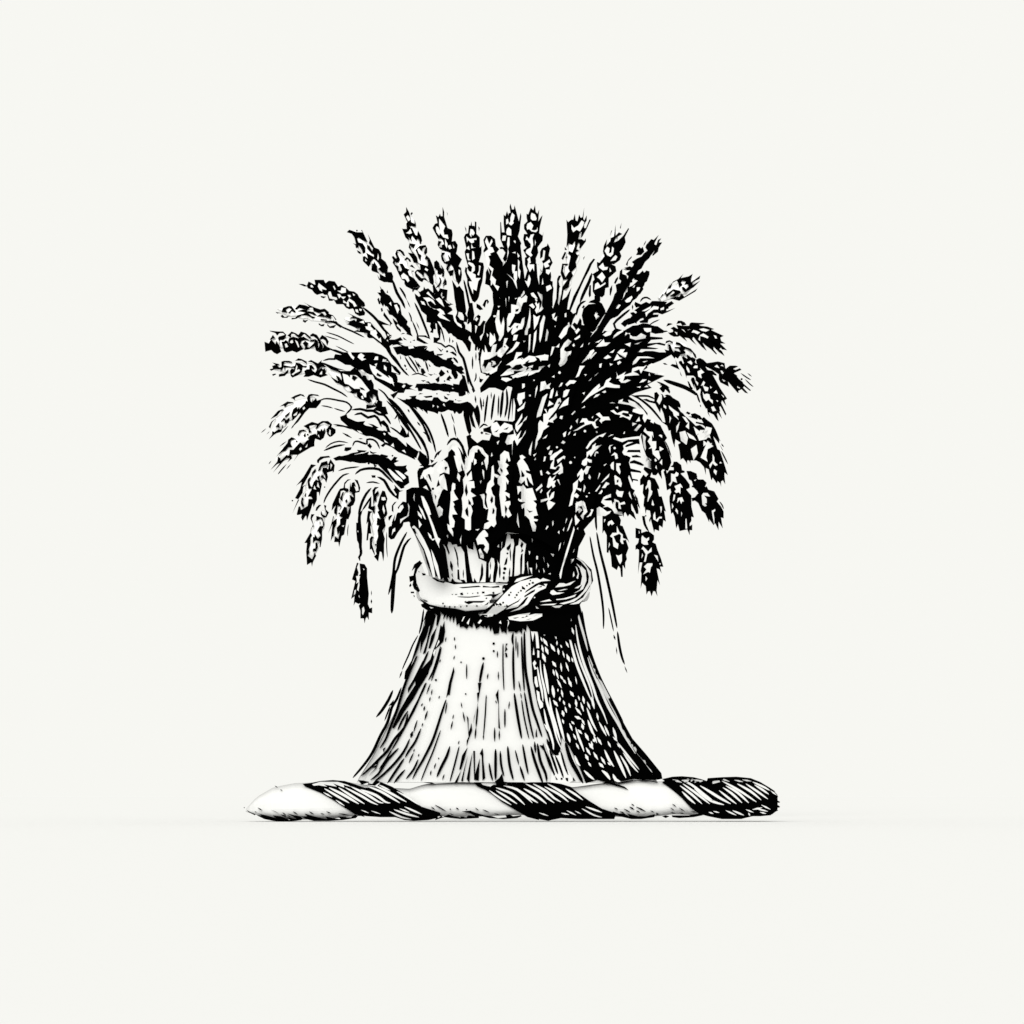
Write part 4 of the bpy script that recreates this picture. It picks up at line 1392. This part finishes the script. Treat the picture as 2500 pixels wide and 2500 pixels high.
v 2.5 68,24 72,40 78,62 87,85 92,97 95,103
v 2.5 77,20 80,40 86,62 95,85 100,100 107,115 111,126
v 2 76,40 82,60 92,85 96,100
v 2.2 73,23 75,30
v 2.3 79,5 82,18 86,32 90,48
v 2.2 91,53 97,68 105,83 113,98 123,115 128,123
v 2.5 100,78 110,97 119,113 130,135 142,155 150,165 160,180
v 2.6 90,55 95,70 104,90 112,108 122,125 130,140 141,158
v 2 128,157 137,170 144,178
v 2 122,146 135,163 145,175
v 2.5 94,97 97,110
v 1.5 67,8 68,13
v 2 71,12 72,15
w 44,146 48,150 52,160 58,160 60,156 66,170 75,187 70,189 50,189 52,170
S 2 84,5 88,30 95,55 105,80 118,105 128,124
S 2.8 36,147 39,165 45,180 46,188
S 2.8 29,150 33,165 39,182 42,190
S 2.2 33,145 34,157
B 38,149 42,149 42,146 45,155 50,165 55,180 54,182 48,170 43,155
S 2.4 49,154 54,168 58,180
S 2.2 55,160 60,172 64,184
S 2 61,155 65,170 69,181
S 4 66,146 72,165 80,180 85,190
S 3 46,142 50,152 55,158 59,159
B 55,182 58,186 56,186
D 62,185 1.2
B 66,184 69,184 69,188 67,187
B 74,183 77,187 74,187
B 144,168 148,168 155,175 165,183 164,185 158,184 150,177 151,180 148,178
B 145,178 150,181 154,186 150,186
L loose_stalk
@ 650 1160 400
s 3 166,67 159,80 152,98 150,115 147,130 144,141
s 3 171,74 163,83 155,110 150,120
s 4.2 152,112 150,130 149,145 148,163
L loose_stalk
@ 1200 1200 400
s 2.6 116,53 120,75 125,95 130,125 132,145 132,162
L loose_stalk
s 3 124,48 128,70 135,98 141,125 145,145 148,161
s 2.5 123,20 123,35 124,46
L loose_stalk
s 2.8 148.5,165 151,183 154,196 157,204
s 1.3 157,206 160,214
L loose_stalk
s 1.6 138,137 140,146 144,165
s 2 144,169 146,175
s 1.2 147,183 148,192
L loose_stalk
@ 850 1480 440
s 3 48,90 43,101 36,112 30,119
@ 580 1860 450
T dark_twist 190
b 68,23 77,22 87,20 100,19 112,20 122,23 133,27 145,27 150,21 155,23 162,26 172,32 185,42 193,47 212,53 214,58 200,61 185,62 175,61 165,58 155,58 150,58 135,57 130,56 128,54 134,58 126,56 123,55 112,48 100,40 88,33 76,28 71,26
w 78,23.5 87,20.8 105,21 115,24 120,26.5 111,24 112,27 100,22.5 104,26 90,23.5 94,26 85,24.5 80,25
v 2.2 91,28 103,35 117,43
v 2.6 96,27 110,34 122,41 127,44
v 2.2 106,27 120,36 133,44
v 2.2 113,27 130,36 140,42 147,45
v 2.4 119,26 135,34 148,42 153,43
v 2.5 129,29 145,35 155,42 160,43
v 2.3 137,26 150,31 162,38 170,43
v 2.3 142,24 155,30 168,37 177,42
v 1.5 148,24 160,30
v 1.8 167,31 178,37 190,45
v 1.5 90,32 99,37
v 1.5 103,40 112,46
v 2 164,50 175,54 190,58
v 1.7 159,52 172,58 182,60
v 1.5 170,49 180,53
v 1.7 175,47 193,55
v 1 131,51 136,53
v 1 142,52 148,54
B 126,19 132,19.5 138,21 136,24 144,25 150,21 145,19 141,23 136,22 130,24
T light_twist 130
b 9,50 14,53 19,55 18,56 12,53
b 20,56 25,56 21,54 30,56 40,59 37,56 45,57 52,60 55,61 50,56 45,55 35,50 30,48 40,52 48,57 57,59 62,60 58,57 52,54 60,56 66,57 68,59 67,61 60,62 50,63 38,62 28,60
b 66,57 73,57 70,54 80,57 88,59 94,60 92,57 100,59 108,60 105,57 115,58 119,58 123,55 126,57 124,59 110,61 95,62 80,62 72,60 68,58
s 1.2 21,48 26,51
s 1 47,53 51,56
s 1.1 58,52 63,55
s 1.1 75,52 80,55
s 1.1 93,52 98,54
s 1.2 106,54 117,56
s 1 39,25 42,27
s .9 44.5,29 47,30
s .9 52,56 56,58
s 1 87,54 91,55
s .9 18,52 20,53
d 7,48 .6
T dark_twist 330
@ 1020 1860 450
b 58,21 65,21 80,20 83,23 88,16 90,18 97,19 103,17 106,21 112,22 130,21 140,21.5 150,23 160,26 170,34 180,41 193,49 208,54 206,60 193,60 180,60 168,60 150,59 140,61 137,62 132,61 127,60 127,61 115,58 108,54 98,48 88,42 78,34 70,29 63,26
w 66,22 82,20 82,24 79,24 76,26 71,24 75,26 68,24
v 1.8 75,30 85,37 98,45
v 2 82,30 92,36 104,44
v 2.3 82,27 98,33 108,41 112,45
v 2.3 90,25 104,29 115,38 120,43
v 2.3 105,29 118,38 126,43
v 2.5 111,28 125,36 135,44
v 2.3 113,23 128,31 136,38 143,43
v 2.3 121,23 135,31 143,38 150,42
v 2.2 133,26 148,34 158,42
v 2.3 136,23 150,31 160,38 166,41
v 2 155,28 165,34 173,40
v 1.3 129,54 135,56
v 1.5 152,54 157,55
v 1.5 158,52 164,55
v 1.5 172,49 185,56 193,58
v 1.8 176,47 193,53
v 1 166,52 170,54
v 1.5 87,21 92,23
T light_twist 230
b 18,61 20,57 25,56 26,58 32,55 38,57 45,58 44,57 51,58 53,56 60,57 55,54 46,52 55,51 60,53 70,56 78,57 84,59 93,58 92,56 96,55 100,57 108,56 109,57 104,59 90,60 75,59 67,57 64,57 64,59 45,60 35,59 28,58
w 21,57 24,57 21,59
s 1.2 18,45 30,52
s 1 14,47 18,50
s 1.5 40,48 43,50
s 1.2 68,50 75,53
s .9 33,54 38,56
s 1 80,54 86,56
s .9 60,48 64,51
s 1.8 -15,20 0,20 8,21 18,23
d 34,49.5 .7
d 51,50 .7
T light_twist 420
@ 1460 1860 450
b 16,52 22,54 27,54 33,57 30,54 42,57 50,57 58,55 60,55 59,58 45,60 35,60 22,57 14,55
b 0,19 10,20.5 20,23 28,26 32,29.5 25,27 15,24 0,20.8
b 20,22 30,20 42,18 50,19 63,21 62,22 50,20 42,19.5 32,21 21,23
b 67,57 71,56 75,57 71,59
b 77,56 85,56 95,56 100,55 107,54 110,56 100,58 85,59 78,58
b 61,53 65,55 61,56
s 1.2 17,48 21,50
s 1.2 27,49 34,53
s 1.6 33,47 38,50
s 1.6 40,47 50,52
s 1.4 23,52 28,54
s 1.4 40,51 44,53
s 1.1 35,44 38,46
s 1 78,44 82,47
s 1 85,48 91,52
s 1.2 76,53 81,54
s 1 97,52 104,53
s .9 76,48 80,51
s 1 55,51 59,53
s 1 85,53 91,55
T dark_twist 500
b 67,18 78,15.5 88,15 100,16 108,18 114,20 115,17 130,16 145,15.5 160,17 170,21 180,27 186,31 182,32 188,35 189,37 182,37 191,42 190,43 184,42 191,47 190,48 184,48 189,51 184,53 181,56 170,57 162,57 150,60 130,60 115,57 105,54 97,48 88,38 80,31 72,25 67,21.5 70,20
v 2.2 88,31 95,38 102,44
v 2.2 86,25 98,34 109,44
v 2 80,19 86,21
v 2.2 84,17 98,24 110,33 121,41
v 2.2 89,23 103,33 117,44
v 2.5 101,28 117,40 132,45
v 2.5 107,25 120,33 128,38 139,44
v 2 127,30 137,38 145,44
v 2.2 131,27 140,33 151,43
v 2.3 134,25 146,32 158,43
v 2.2 130,20 148,30 166,42
v 2.2 146,23 160,31 171,40
v 2 155,23 167,31 178,39
v 2 162,21 175,27 180,30
v 2 164,24 172,29 179,34
v 1.5 143,19 152,21
v 1.8 92,17 98,18
v 1.5 153,19 159,20
v 1.4 101,19 105,20
v 1.5 130,18 136,20
v 1.5 134,51 145,56
v 1.8 141,51 153,56
v 1.5 155,50 163,53
v 1.8 162,50 172,48
v 1.5 166,49 178,52
v 1.5 173,46 179,49
v 1.5 117,53 120,54
v 1.3 122,52 126,53
v 1.5 158,54 159,56
v 1.5 171,53 175,54
v 1.3 182,31 186,34
"""
import bpy, bmesh, math, re
from mathutils import Vector
from mathutils.geometry import delaunay_2d_cdt

S = 0.001                      # one drawing unit in metres
CX, BASE = 1250.0, 2005.0      # drawing x of the scene's middle, drawing y of the ground
CAM_D, CAM_Z = 9.0, 0.06

col = bpy.context.scene.collection

def material(name, rgb, rough=0.9, bump=0.0):
    m = bpy.data.materials.new(name); m.use_nodes = True
    nt = m.node_tree; b = nt.nodes['Principled BSDF']
    b.inputs['Base Color'].default_value = (*rgb, 1)
    b.inputs['Roughness'].default_value = rough
    b.inputs['Specular IOR Level'].default_value = 0.0
    if bump:
        tc = nt.nodes.new('ShaderNodeTexCoord'); nz = nt.nodes.new('ShaderNodeTexNoise')
        nz.inputs['Scale'].default_value = 90; nz.inputs['Detail'].default_value = 6
        rp = nt.nodes.new('ShaderNodeMix'); rp.data_type = 'RGBA'
        rp.inputs['A'].default_value = (*[c * (1 - bump) for c in rgb], 1)
        rp.inputs['B'].default_value = (*[min(1, c * (1 + bump)) for c in rgb], 1)
        nt.links.new(tc.outputs['Object'], nz.inputs['Vector'])
        nt.links.new(nz.outputs['Fac'], rp.inputs['Factor'])
        nt.links.new(rp.outputs['Result'], b.inputs['Base Color'])
    return m

INK = material('black_ink', (0.0005, 0.0005, 0.0005))
STRAW = material('cream_straw', (0.515, 0.515, 0.515), bump=0.01)
GRAIN_LIFT = material('lifted_grain', (0.74, 0.74, 0.74), bump=0.01)  # straw white brightened for ear cores, cancels the grey shade between outlines
CREAM_LIFT = material('lifted_cream', (0.545, 0.545, 0.545), bump=0.01)  # cream for roll, band and neck straw, brightened to offset their shading

# ---------------------------------------------------------------- mapping
def at(px, py, Y):
    x0 = (px - CX) * S; z0 = (BASE - py) * S
    k = (CAM_D + Y) / CAM_D
    return Vector((x0 * k, Y, CAM_Z + (z0 - CAM_Z) * k))

EDGE = [(880, 960, 1520), (1100, 985, 1480), (1300, 1012, 1418), (1400, 1022, 1424), (1470, 1034, 1420), (1491, 1036, 1418),
        (1550, 1020, 1430), (1620, 1000, 1447), (1680, 977, 1473), (1740, 953, 1504), (1800, 921, 1536),
        (1850, 895, 1568), (1900, 862, 1612), (1915, 855, 1622)]
def edges(y):
    if y <= EDGE[0][0]: return EDGE[0][1:]
    for a, b in zip(EDGE, EDGE[1:]):
        if y <= b[0]:
            t = (y - a[0]) / (b[0] - a[0]); return a[1] + (b[1] - a[1]) * t, a[2] + (b[2] - a[2]) * t
    return EDGE[-1][1:]
def f_skirt(x, y):
    l, r = edges(y); c = (l + r) / 2; h = (r - l) / 2
    return -0.30 * S * h * max(0, 1 - abs((x - c) / h) ** 2.6) ** (1 / 2.6)
def f_neck(x, y):
    l, r = edges(min(y, 1420)); c = (l + r) / 2; h = (r - l) / 2
    return -0.44 * S * math.sqrt(max(0, h * h - (x - c) ** 2))
def f_band(x, y):
    f = -0.40 * S * math.sqrt(max(0, 232 ** 2 - (x - 1228) ** 2))
    t = min(1, max(0, (y - 1478) / 24))                        # below the band its shadow, drawn as black fringe, lies on the skirt
    return f * (1 - t) + (f_skirt(x, y) - 0.003) * t
def f_dome(x, y):
    return -0.19 * math.sqrt(max(0.0, 1 - ((x - 1235) / 640) ** 2 - ((y - 1030) / 620) ** 2))
def f_roll(x, y):
    return -0.100 * max(0.0, 1 - abs((y - 1955) / 53) ** 4.5) ** (1 / 4.5)
def f_loose(x, y):
    return -0.12 if y < 1600 else -0.05
def near(sp, x, y):
    best = (1e9, 0, 0)
    for i in range(len(sp) - 1):
        ax, ay = sp[i]; bx, by = sp[i + 1]
        dx, dy = bx - ax, by - ay; L = dx * dx + dy * dy or 1
        t = min(1, max(0, ((x - ax) * dx + (y - ay) * dy) / L))
        d = math.hypot(x - ax - dx * t, y - ay - dy * t)
        if d < best[0]: best = (d, i, t)
    return best
class Ear:
    def __init__(s, rad, off, sp):
        s.r = rad; s.sp = sp; s.d = [f_dome(*p) - off * S for p in sp]
    def f(s, x, y):
        d, i, t = near(s.sp, x, y)
        D = s.d[i] + (s.d[i + 1] - s.d[i]) * t
        return D - 0.6 * s.r * S * math.sqrt(max(0, 1 - (d / s.r) ** 2))

# ---------------------------------------------------------------- shapes
def tri_poly(pts, L):
    v2 = [Vector(p) for p in pts]; n = len(v2)
    vs, es, fs, *_ = delaunay_2d_cdt(v2, [], [list(range(n))], 1, 1e-4)
    P = [tuple(v) for v in vs]; T = [tuple(f) for f in fs]
    out = []
    for f in T:
        for k in range(1, len(f) - 1): out.append((f[0], f[k], f[k + 1]))
    T = out
    for _ in range(7):
        mid = {}; big = False
        def m(a, b):
            nonlocal big
            key = (min(a, b), max(a, b))
            if key in mid: return mid[key]
            if math.dist(P[a], P[b]) > L:
                P.append(((P[a][0] + P[b][0]) / 2, (P[a][1] + P[b][1]) / 2)); mid[key] = len(P) - 1; big = True
            else: mid[key] = None
            return mid[key]
        N = []
        for a, b, c in T:
            ab, bc, ca = m(a, b), m(b, c), m(c, a)
            k = [ab is not None, bc is not None, ca is not None]
            if not any(k): N.append((a, b, c))
            elif all(k): N += [(a, ab, ca), (ab, b, bc), (ca, bc, c), (ab, bc, ca)]
            elif sum(k) == 1:
                if k[0]: N += [(a, ab, c), (ab, b, c)]
                elif k[1]: N += [(a, b, bc), (a, bc, c)]
                else: N += [(a, b, ca), (ca, b, c)]
            else:
                if not k[0]: N += [(c, ca, bc), (ca, a, b), (ca, b, bc)]
                elif not k[1]: N += [(a, ab, ca), (ab, b, c), (ab, c, ca)]
                else: N += [(b, bc, ab), (bc, c, a), (bc, a, ab)]
        T = N
        if not big: break
    return P, T

class MB:
    """collects slabs and tubes; one mesh object with ink and straw materials"""
    def __init__(s): s.v = []; s.f = []; s.m = []
    def slab(s, pts, f, lvl, mat, th, L):
        P, T = tri_poly(pts, L)
        o = len(s.v); n = len(P)
        for x, y in P:
            s.v.append(at(x, y, f(x, y) - lvl))
        for x, y in P:
            s.v.append(at(x, y, f(x, y) - lvl + th))
        cnt = {}
        for a, b, c in T:
            ar = (P[b][0] - P[a][0]) * (P[c][1] - P[a][1]) - (P[c][0] - P[a][0]) * (P[b][1] - P[a][1])
            if abs(ar) < 1e-6: continue
            if ar > 0: a, b, c = a, c, b        # drawing y runs down: flip so the front faces the viewer
            s.f.append((o + a, o + b, o + c)); s.m.append(mat)
            s.f.append((o + n + a, o + n + c, o + n + b)); s.m.append(mat)
            for e in ((a, b), (b, c), (c, a)):
                cnt[e] = cnt.get(e, 0) + 1
        for (a, b) in cnt:
            if (b, a) not in cnt:
                s.f.append((o + b, o + a, o + n + a, o + n + b)); s.m.append(mat)
    def tube(s, pts, rads, mat, k=12, flat=0.8):
        n = len(pts); o = len(s.v)
        for i, p in enumerate(pts):
            t = (pts[min(i + 1, n - 1)] - pts[max(i - 1, 0)]).normalized()
            side = t.cross(Vector((0, 1, 0))); side = side.normalized() if side.length > 1e-4 else Vector((1, 0, 0))
            up = side.cross(t).normalized()
            for j in range(k):
                a = 2 * math.pi * j / k
                s.v.append(p + side * (rads[i] * math.cos(a)) + up * (rads[i] * flat * math.sin(a)))
        for i in range(n - 1):
            for j in range(k):
                a = o + i * k + j; b = o + i * k + (j + 1) % k
                s.f.append((a, b, b + k, a + k)); s.m.append(mat)
        s.f.append(tuple(o + j for j in range(k))[::-1]); s.m.append(mat)
        s.f.append(tuple(o + (n - 1) * k + j for j in range(k))); s.m.append(mat)
    def build(s, name, parent=None, mats=None):
        me = bpy.data.meshes.new(name); me.from_pydata([tuple(v) for v in s.v], [], s.f)
        for m in (mats or (INK, STRAW, GRAIN_LIFT, CREAM_LIFT)): me.materials.append(m)
        me.polygons.foreach_set('material_index', s.m)
        me.update(); me.validate()
        o = bpy.data.objects.new(name, me); col.objects.link(o)
        if parent is not None: o.parent = parent
        return o

def spline(pts, step=9.0):
    if len(pts) < 3:
        (ax, ay), (bx, by) = pts; n = max(2, int(math.dist(pts[0], pts[1]) / step))
        return [(ax + (bx - ax) * i / n, ay + (by - ay) * i / n) for i in range(n + 1)]
    q = [pts[0]] + pts + [pts[-1]]; out = []
    for i in range(1, len(q) - 2):
        p0, p1, p2, p3 = q[i - 1:i + 3]; n = max(2, int(math.dist(p1, p2) / step))
        for j in range(n):
            t = j / n; c = []
            for k in (0, 1):
                c.append(0.5 * (2 * p1[k] + (p2[k] - p0[k]) * t + (2 * p0[k] - 5 * p1[k] + 4 * p2[k] - p3[k]) * t * t
                                + (3 * p1[k] - p0[k] - 3 * p2[k] + p3[k]) * t ** 3))
            out.append(tuple(c))
    return out + [pts[-1]]

def ribbon(pts, w, lens=False):
    if lens and len(pts) == 2 and math.dist(*pts) < 16:        # short flecks: pointed, a little longer than their core
        (ax, ay), (bx, by) = pts; q = 0.3
        pts = [(ax - (bx - ax) * q, ay - (by - ay) * q), (bx + (bx - ax) * q, by + (by - ay) * q)]
    c = spline(pts); n = len(c); A = []; B = []
    acc = [0]
    for i in range(1, n): acc.append(acc[-1] + math.dist(c[i], c[i - 1]))
    L = acc[-1] or 1
    for i in range(n):
        a = c[max(i - 1, 0)]; b = c[min(i + 1, n - 1)]
        dx, dy = b[0] - a[0], b[1] - a[1]; l = math.hypot(dx, dy) or 1
        u = acc[i] / L
        e = math.sin(math.pi * min(max(u, 0.0), 1.0)) ** (0.5 if lens else 0.22)
        h = w / 2 * max(0.2, e) * (1.1 if lens else 1.12)
        A.append((c[i][0] - dy / l * h, c[i][1] + dx / l * h)); B.append((c[i][0] + dy / l * h, c[i][1] - dx / l * h))
    return A + B[::-1]

# ---------------------------------------------------------------- read the drawing's shapes
def parse(data):
    groups = []; cur = None; ox = oy = 0; sc = 1
    for line in data.strip().splitlines():
        t = line.split()
        if not t: continue
        k = t[0]
        def P(tok): 
            r = []
            for a in tok:
                x, y = a.split(','); r.append((ox + float(x) * sc, oy + float(y) * sc))
            return r
        if k == '@': ox, oy, sc = float(t[1]), float(t[2]), float(t[3]) / 193.2
        elif k == 'E': cur = dict(kind='E', r=float(t[1]), off=float(t[2]), tone=t[3], sp=P(t[4:]), sh=[]); groups.append(cur)
        elif k == 'Z':
            groups.append(dict(kind='Z', r=float(t[1]), off=float(t[2]), tone='k', sp=[tuple(map(float, a.split(','))) for a in t[3:]], sh=[]))
        elif k in 'MNGKLT' and not (k == 'T' and ',' in line):
            cur = dict(kind=k, name=t[1] if len(t) > 1 else '', arg=t[2:] , sh=[]); groups.append(cur)
        elif k in 'abwBW': cur['sh'].append((k, P(t[1:])))
        elif k in 'svSVt':
            w = float(t[1]) * sc
            cur['sh'].append(({'s': 'b', 'v': 'w', 'S': 'B', 'V': 'W', 't': 't'}[k], ribbon(P(t[2:]), w, k in 'vV')))
        elif k in 'dD':
            (x, y), = P(t[1:2]); r = float(t[2]) * sc
            cur['sh'].append(('b' if k == 'd' else ('w' if cur['kind'] == 'M' else 'B'), [(x + r * math.cos(a * math.pi / 4), y + r * math.sin(a * math.pi / 4)) for a in range(8)]))
    return groups

LV = {'a': 0.0, 'b': 0.001, 'w': 0.0022, 'B': 0.0034, 'W': 0.0046, 't': 0.001}
TH = {'a': 0.003, 'b': 0.005, 'w': 0.002, 'B': 0.002, 'W': 0.002, 't': 0.005}
def put(mb, sh, f, L=16, pale=1):
    for k, pts in sh:
        mb.slab(pts, f, LV[k], pale if k in 'awW' else 0, TH[k], L)

G = parse(DATA)

# ---------------------------------------------------------------- the sheaf
sheaf = bpy.data.objects.new('wheat_sheaf', None); col.objects.link(sheaf)
sheaf.location = (0, 0, 0)
sheaf['label'] = 'bushy black and cream wheat sheaf with drooping ears, tied by a knotted band'
sheaf['category'] = 'wheat sheaf'

def ear_core(mb, g, e):
    pts = spline(g['sp'], 10); n = len(pts); V = []; R = []
    for i, (x, y) in enumerate(pts):
        u = i / (n - 1); d, k, t = near(e.sp, x, y)
        V.append(at(x, y, e.d[k] + (e.d[k + 1] - e.d[k]) * t))
        grain = 0.85 + 0.15 * math.cos(u * 2 * math.pi * max(3, n / 3))
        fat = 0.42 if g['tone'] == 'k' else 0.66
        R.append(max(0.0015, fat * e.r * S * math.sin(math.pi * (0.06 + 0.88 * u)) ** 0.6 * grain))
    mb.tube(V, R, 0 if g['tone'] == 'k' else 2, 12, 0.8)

zs = [g for g in G if g['kind'] == 'Z']
for g in zs: g['ear'] = Ear(g['r'], g['off'], g['sp'])
for g in G:
    if g['kind'] == 'E':
        e = Ear(g['r'], g['off'], g['sp']); mb = MB(); st = MB()
        ear_core(mb, g, e)
        for k, pts in g['sh']:
            if k == 't': put(st, [(k, pts)], lambda x, y: f_dome(x, y) - g['off'] * S)
            else: put(mb, [(k, pts)], e.f, 14)
        o = mb.build('wheat_ear', sheaf)
        if st.v: st.build('stalk', o)
    elif g['kind'] == 'M':
        mass = MB()
        for k, pts in g['sh']:
            if k in 'b': put(mass, [(k, pts)], lambda x, y: f_dome(x, y) + 0.02, 40)
            else:
                cx = sum(p[0] for p in pts) / len(pts); cy = sum(p[1] for p in pts) / len(pts)
                z = min(zs, key=lambda q: near(q['sp'], cx, cy)[0])
                z['sh'].append((k, pts))
        mo = mass.build('shaded_straw', sheaf)
    elif g['kind'] == 'N':
        mb = MB(); off = float(g['arg'][0]) * S * 10
        put(mb, g['sh'], lambda x, y: f_neck(x, y) + off, 24, 3); mb.build('bound_stalks' if g['name'] == 'bound_neck' else g['name'], sheaf)  # neck whites take the brightened cream to counter shade under the ears
    elif g['kind'] == 'L':
        mb = MB()
        for k, pts in g['sh']: mb.slab(pts, f_loose, 0.0, 0, 0.005, 30)
        mb.build('loose_stalk', sheaf)
for z in zs:
    mb = MB(); ear_core(mb, z, z['ear'])
    zf = z['ear'].f
    def f(x, y, zf=zf, z=z):
        d = near(z['sp'], x, y)[0]
        return zf(x, y) if d < z['r'] else f_dome(x, y)
    put(mb, z['sh'], f, 12)
    mb.build('wheat_ear', sheaf)

# band
bandsh = [g for g in G if g['kind'] == 'G'][0]
mb = MB()
for i, (k, pts) in enumerate(bandsh['sh']):      # the strap lies over the band, its lines over the strap
    mb.slab(pts, f_band, 0.001 + 0.00011 * i, 3 if k in 'wW' else 0, 0.002 + 0.00011 * i, 9)
band = mb.build('binding_band', sheaf)
core = MB(); n = 48
ring = []
for i in range(n + 1):
    a = 2 * math.pi * i / n
    ring.append(Vector(((1228 - CX + 200 * math.cos(a)) * S, 0.083 * math.sin(a), (BASE - 1447) * S)))
o0 = len(core.v); kk = 12
for i in range(n):
    a = 2 * math.pi * i / n; c = ring[i]
    rad = Vector((math.cos(a), 0.42 * math.sin(a), 0)).normalized()
    for j in range(kk):
        b = 2 * math.pi * j / kk
        core.v.append(c + rad * (0.012 * math.cos(b)) + Vector((0, 0, 0.022 * math.sin(b))))
for i in range(n):
    for j in range(kk):
        a = i * kk + j; b = i * kk + (j + 1) % kk; c = ((i + 1) % n) * kk + (j + 1) % kk; d = ((i + 1) % n) * kk + j
        core.f.append((a, b, c, d)); core.m.append(1)
core.build('rope', band)

# straw skirt with its round body
sk = [g for g in G if g['kind'] == 'K'][0]
mb = MB(); put(mb, sk['sh'], f_skirt, 24)
def pw(v, e): return math.copysign(abs(v) ** e, v)
def lathe(mb, ys, k, shrink, seg=64):
    o = len(mb.v)
    for y in ys:
        l, r = edges(y); c = (l + r) / 2; h = (r - l) / 2 * shrink
        for j in range(seg):
            a = 2 * math.pi * j / seg
            w = 1 + 0.003 * math.sin(a * 23 + y * 0.004) 
            p = at(c, y, 0)
            mb.v.append(Vector((p.x + h * S * w * pw(math.cos(a), 2 / 2.6), k * h * S * w * pw(math.sin(a), 2 / 2.6), p.z)))
    for i in range(len(ys) - 1):
        for j in range(seg):
            a = o + i * seg + j; b = o + i * seg + (j + 1) % seg
            mb.f.append((a, b, b + seg, a + seg)); mb.m.append(1)
    mb.f.append(tuple(o + j for j in range(seg))[::-1]); mb.m.append(1)
    mb.f.append(tuple(o + (len(ys) - 1) * seg + j for j in range(seg))); mb.m.append(1)
lathe(mb, [1910 - i * 15 for i in range(29)], 0.283, 0.965)
mb.build('straw_skirt', sheaf)
mb = MB(); lathe(mb, [1470 - i * 13 for i in range(10)], 0.31, 0.88)
mb.build('inner_straw', sheaf)

# ---------------------------------------------------------------- the twisted roll
roll = bpy.data.objects.new('twisted_roll', None); col.objects.link(roll)
roll['label'] = 'long roll of twisted black and cream cloth lying beneath the standing sheaf'
roll['category'] = 'twisted roll'
TB = [(604, 1974, 1982), (630, 1945, 1990), (670, 1922, 1999), (720, 1912, 2001), (800, 1909, 2000), (850, 1909, 1994), (880, 1914, 1992), (930, 1922, 1992),
      (1000, 1926, 1992), (1040, 1914, 1991), (1120, 1910, 1994), (1160, 1911, 1994), (1250, 1916, 1990), (1310, 1918, 1990),
      (1350, 1916, 1995), (1400, 1922, 1996), (1470, 1912, 1992), (1550, 1906, 1996), (1610, 1908, 1992), (1640, 1903, 1988), (1700, 1903, 1990), (1730, 1908, 1990), (1770, 1903, 1994),
      (1830, 1905, 1992), (1880, 1925, 1990), (1893, 1938, 1980)]
def tb(x):
    for a, b in zip(TB, TB[1:]):
        if x <= b[0]:
            t = (x - a[0]) / (b[0] - a[0]); return a[1] + (b[1] - a[1]) * t, a[2] + (b[2] - a[2]) * t
    return TB[-1][1:]
mb = MB(); seg = 48; xs = [604 + i * (1893 - 604) / 120 for i in range(121)]
for x in xs:
    t, b = tb(x); cy = (t + b) / 2; h = (b - t) / 2
    p = at(x, cy, 0)
    for j in range(seg):
        a = 2 * math.pi * j / seg
        w = 1 + 0.02 * math.sin(2 * a + x * 0.02)
        dep = 0.092 * max(0.05, h / 46) ** 0.2 * w
        mb.v.append(Vector((p.x, dep * pw(math.cos(a), 2 / 4.5), p.z + h * S * pw(math.sin(a), 2 / 4.5))))
for i in range(len(xs) - 1):
    for j in range(seg):
        a = i * seg + j; b = i * seg + (j + 1) % seg
        mb.f.append((a, a + seg, b + seg, b)); mb.m.append(1)
mb.f.append(tuple(range(seg))); mb.m.append(1)
mb.f.append(tuple((len(xs) - 1) * seg + j for j in range(seg))[::-1]); mb.m.append(1)
mb.m = [0 if min(mb.v[i].x for i in f) > 0.50 else 3 for f in mb.f]      # the right end is all black cloth
mb.build('cloth_roll', roll)
for g in G:
    if g['kind'] == 'T':
        mb = MB(); put(mb, g['sh'], f_roll, 16); mb.build(g['name'], roll)

# ---------------------------------------------------------------- the bare surface it stands on
me = bpy.data.meshes.new('ground')
me.from_pydata([(-900, -40, -0.0005), (900, -40, -0.0005), (900, 1800, -0.0005), (-900, 1800, -0.0005)], [], [(0, 1, 2, 3)])
me.materials.append(material('pale_ground', (GND, GND, GND), bump=0.004))
gd = bpy.data.objects.new('ground', me); col.objects.link(gd); gd['kind'] = 'structure'

# ---------------------------------------------------------------- light: even cream surround and a broad soft frontal light
TINT = (0.931, 0.931, 0.889)
w = bpy.data.worlds.new('World'); bpy.context.scene.world = w; w.use_nodes = True
w.node_tree.nodes['Background'].inputs['Color'].default_value = (*TINT, 1)
w.node_tree.nodes['Background'].inputs['Strength'].default_value = 1.0
sun = bpy.data.lights.new('front_light', 'SUN'); sun.energy = FRONT; sun.angle = math.radians(25)
sun.color = (1, 1, 0.955)
so = bpy.data.objects.new('front_light', sun); col.objects.link(so)
so.rotation_euler = (math.radians(90 - 12), 0, math.radians(-3))

# ---------------------------------------------------------------- camera
cam = bpy.data.cameras.new('camera'); co = bpy.data.objects.new('camera', cam); col.objects.link(co)
co.location = (0, -CAM_D, CAM_Z); co.rotation_euler = (math.pi / 2, 0, 0)
cam.sensor_width = 36; cam.lens = 36 * CAM_D / 2.5
cam.shift_y = ((BASE - 1250) * S - CAM_Z) / 2.5
cam.clip_end = 3000
sc = bpy.context.scene; sc.camera = co
sc.view_settings.view_transform = 'Standard'; sc.view_settings.look = 'None'
sc.view_settings.exposure = 0; sc.view_settings.gamma = 1
sc.cycles.max_bounces = 6; sc.cycles.diffuse_bounces = 4
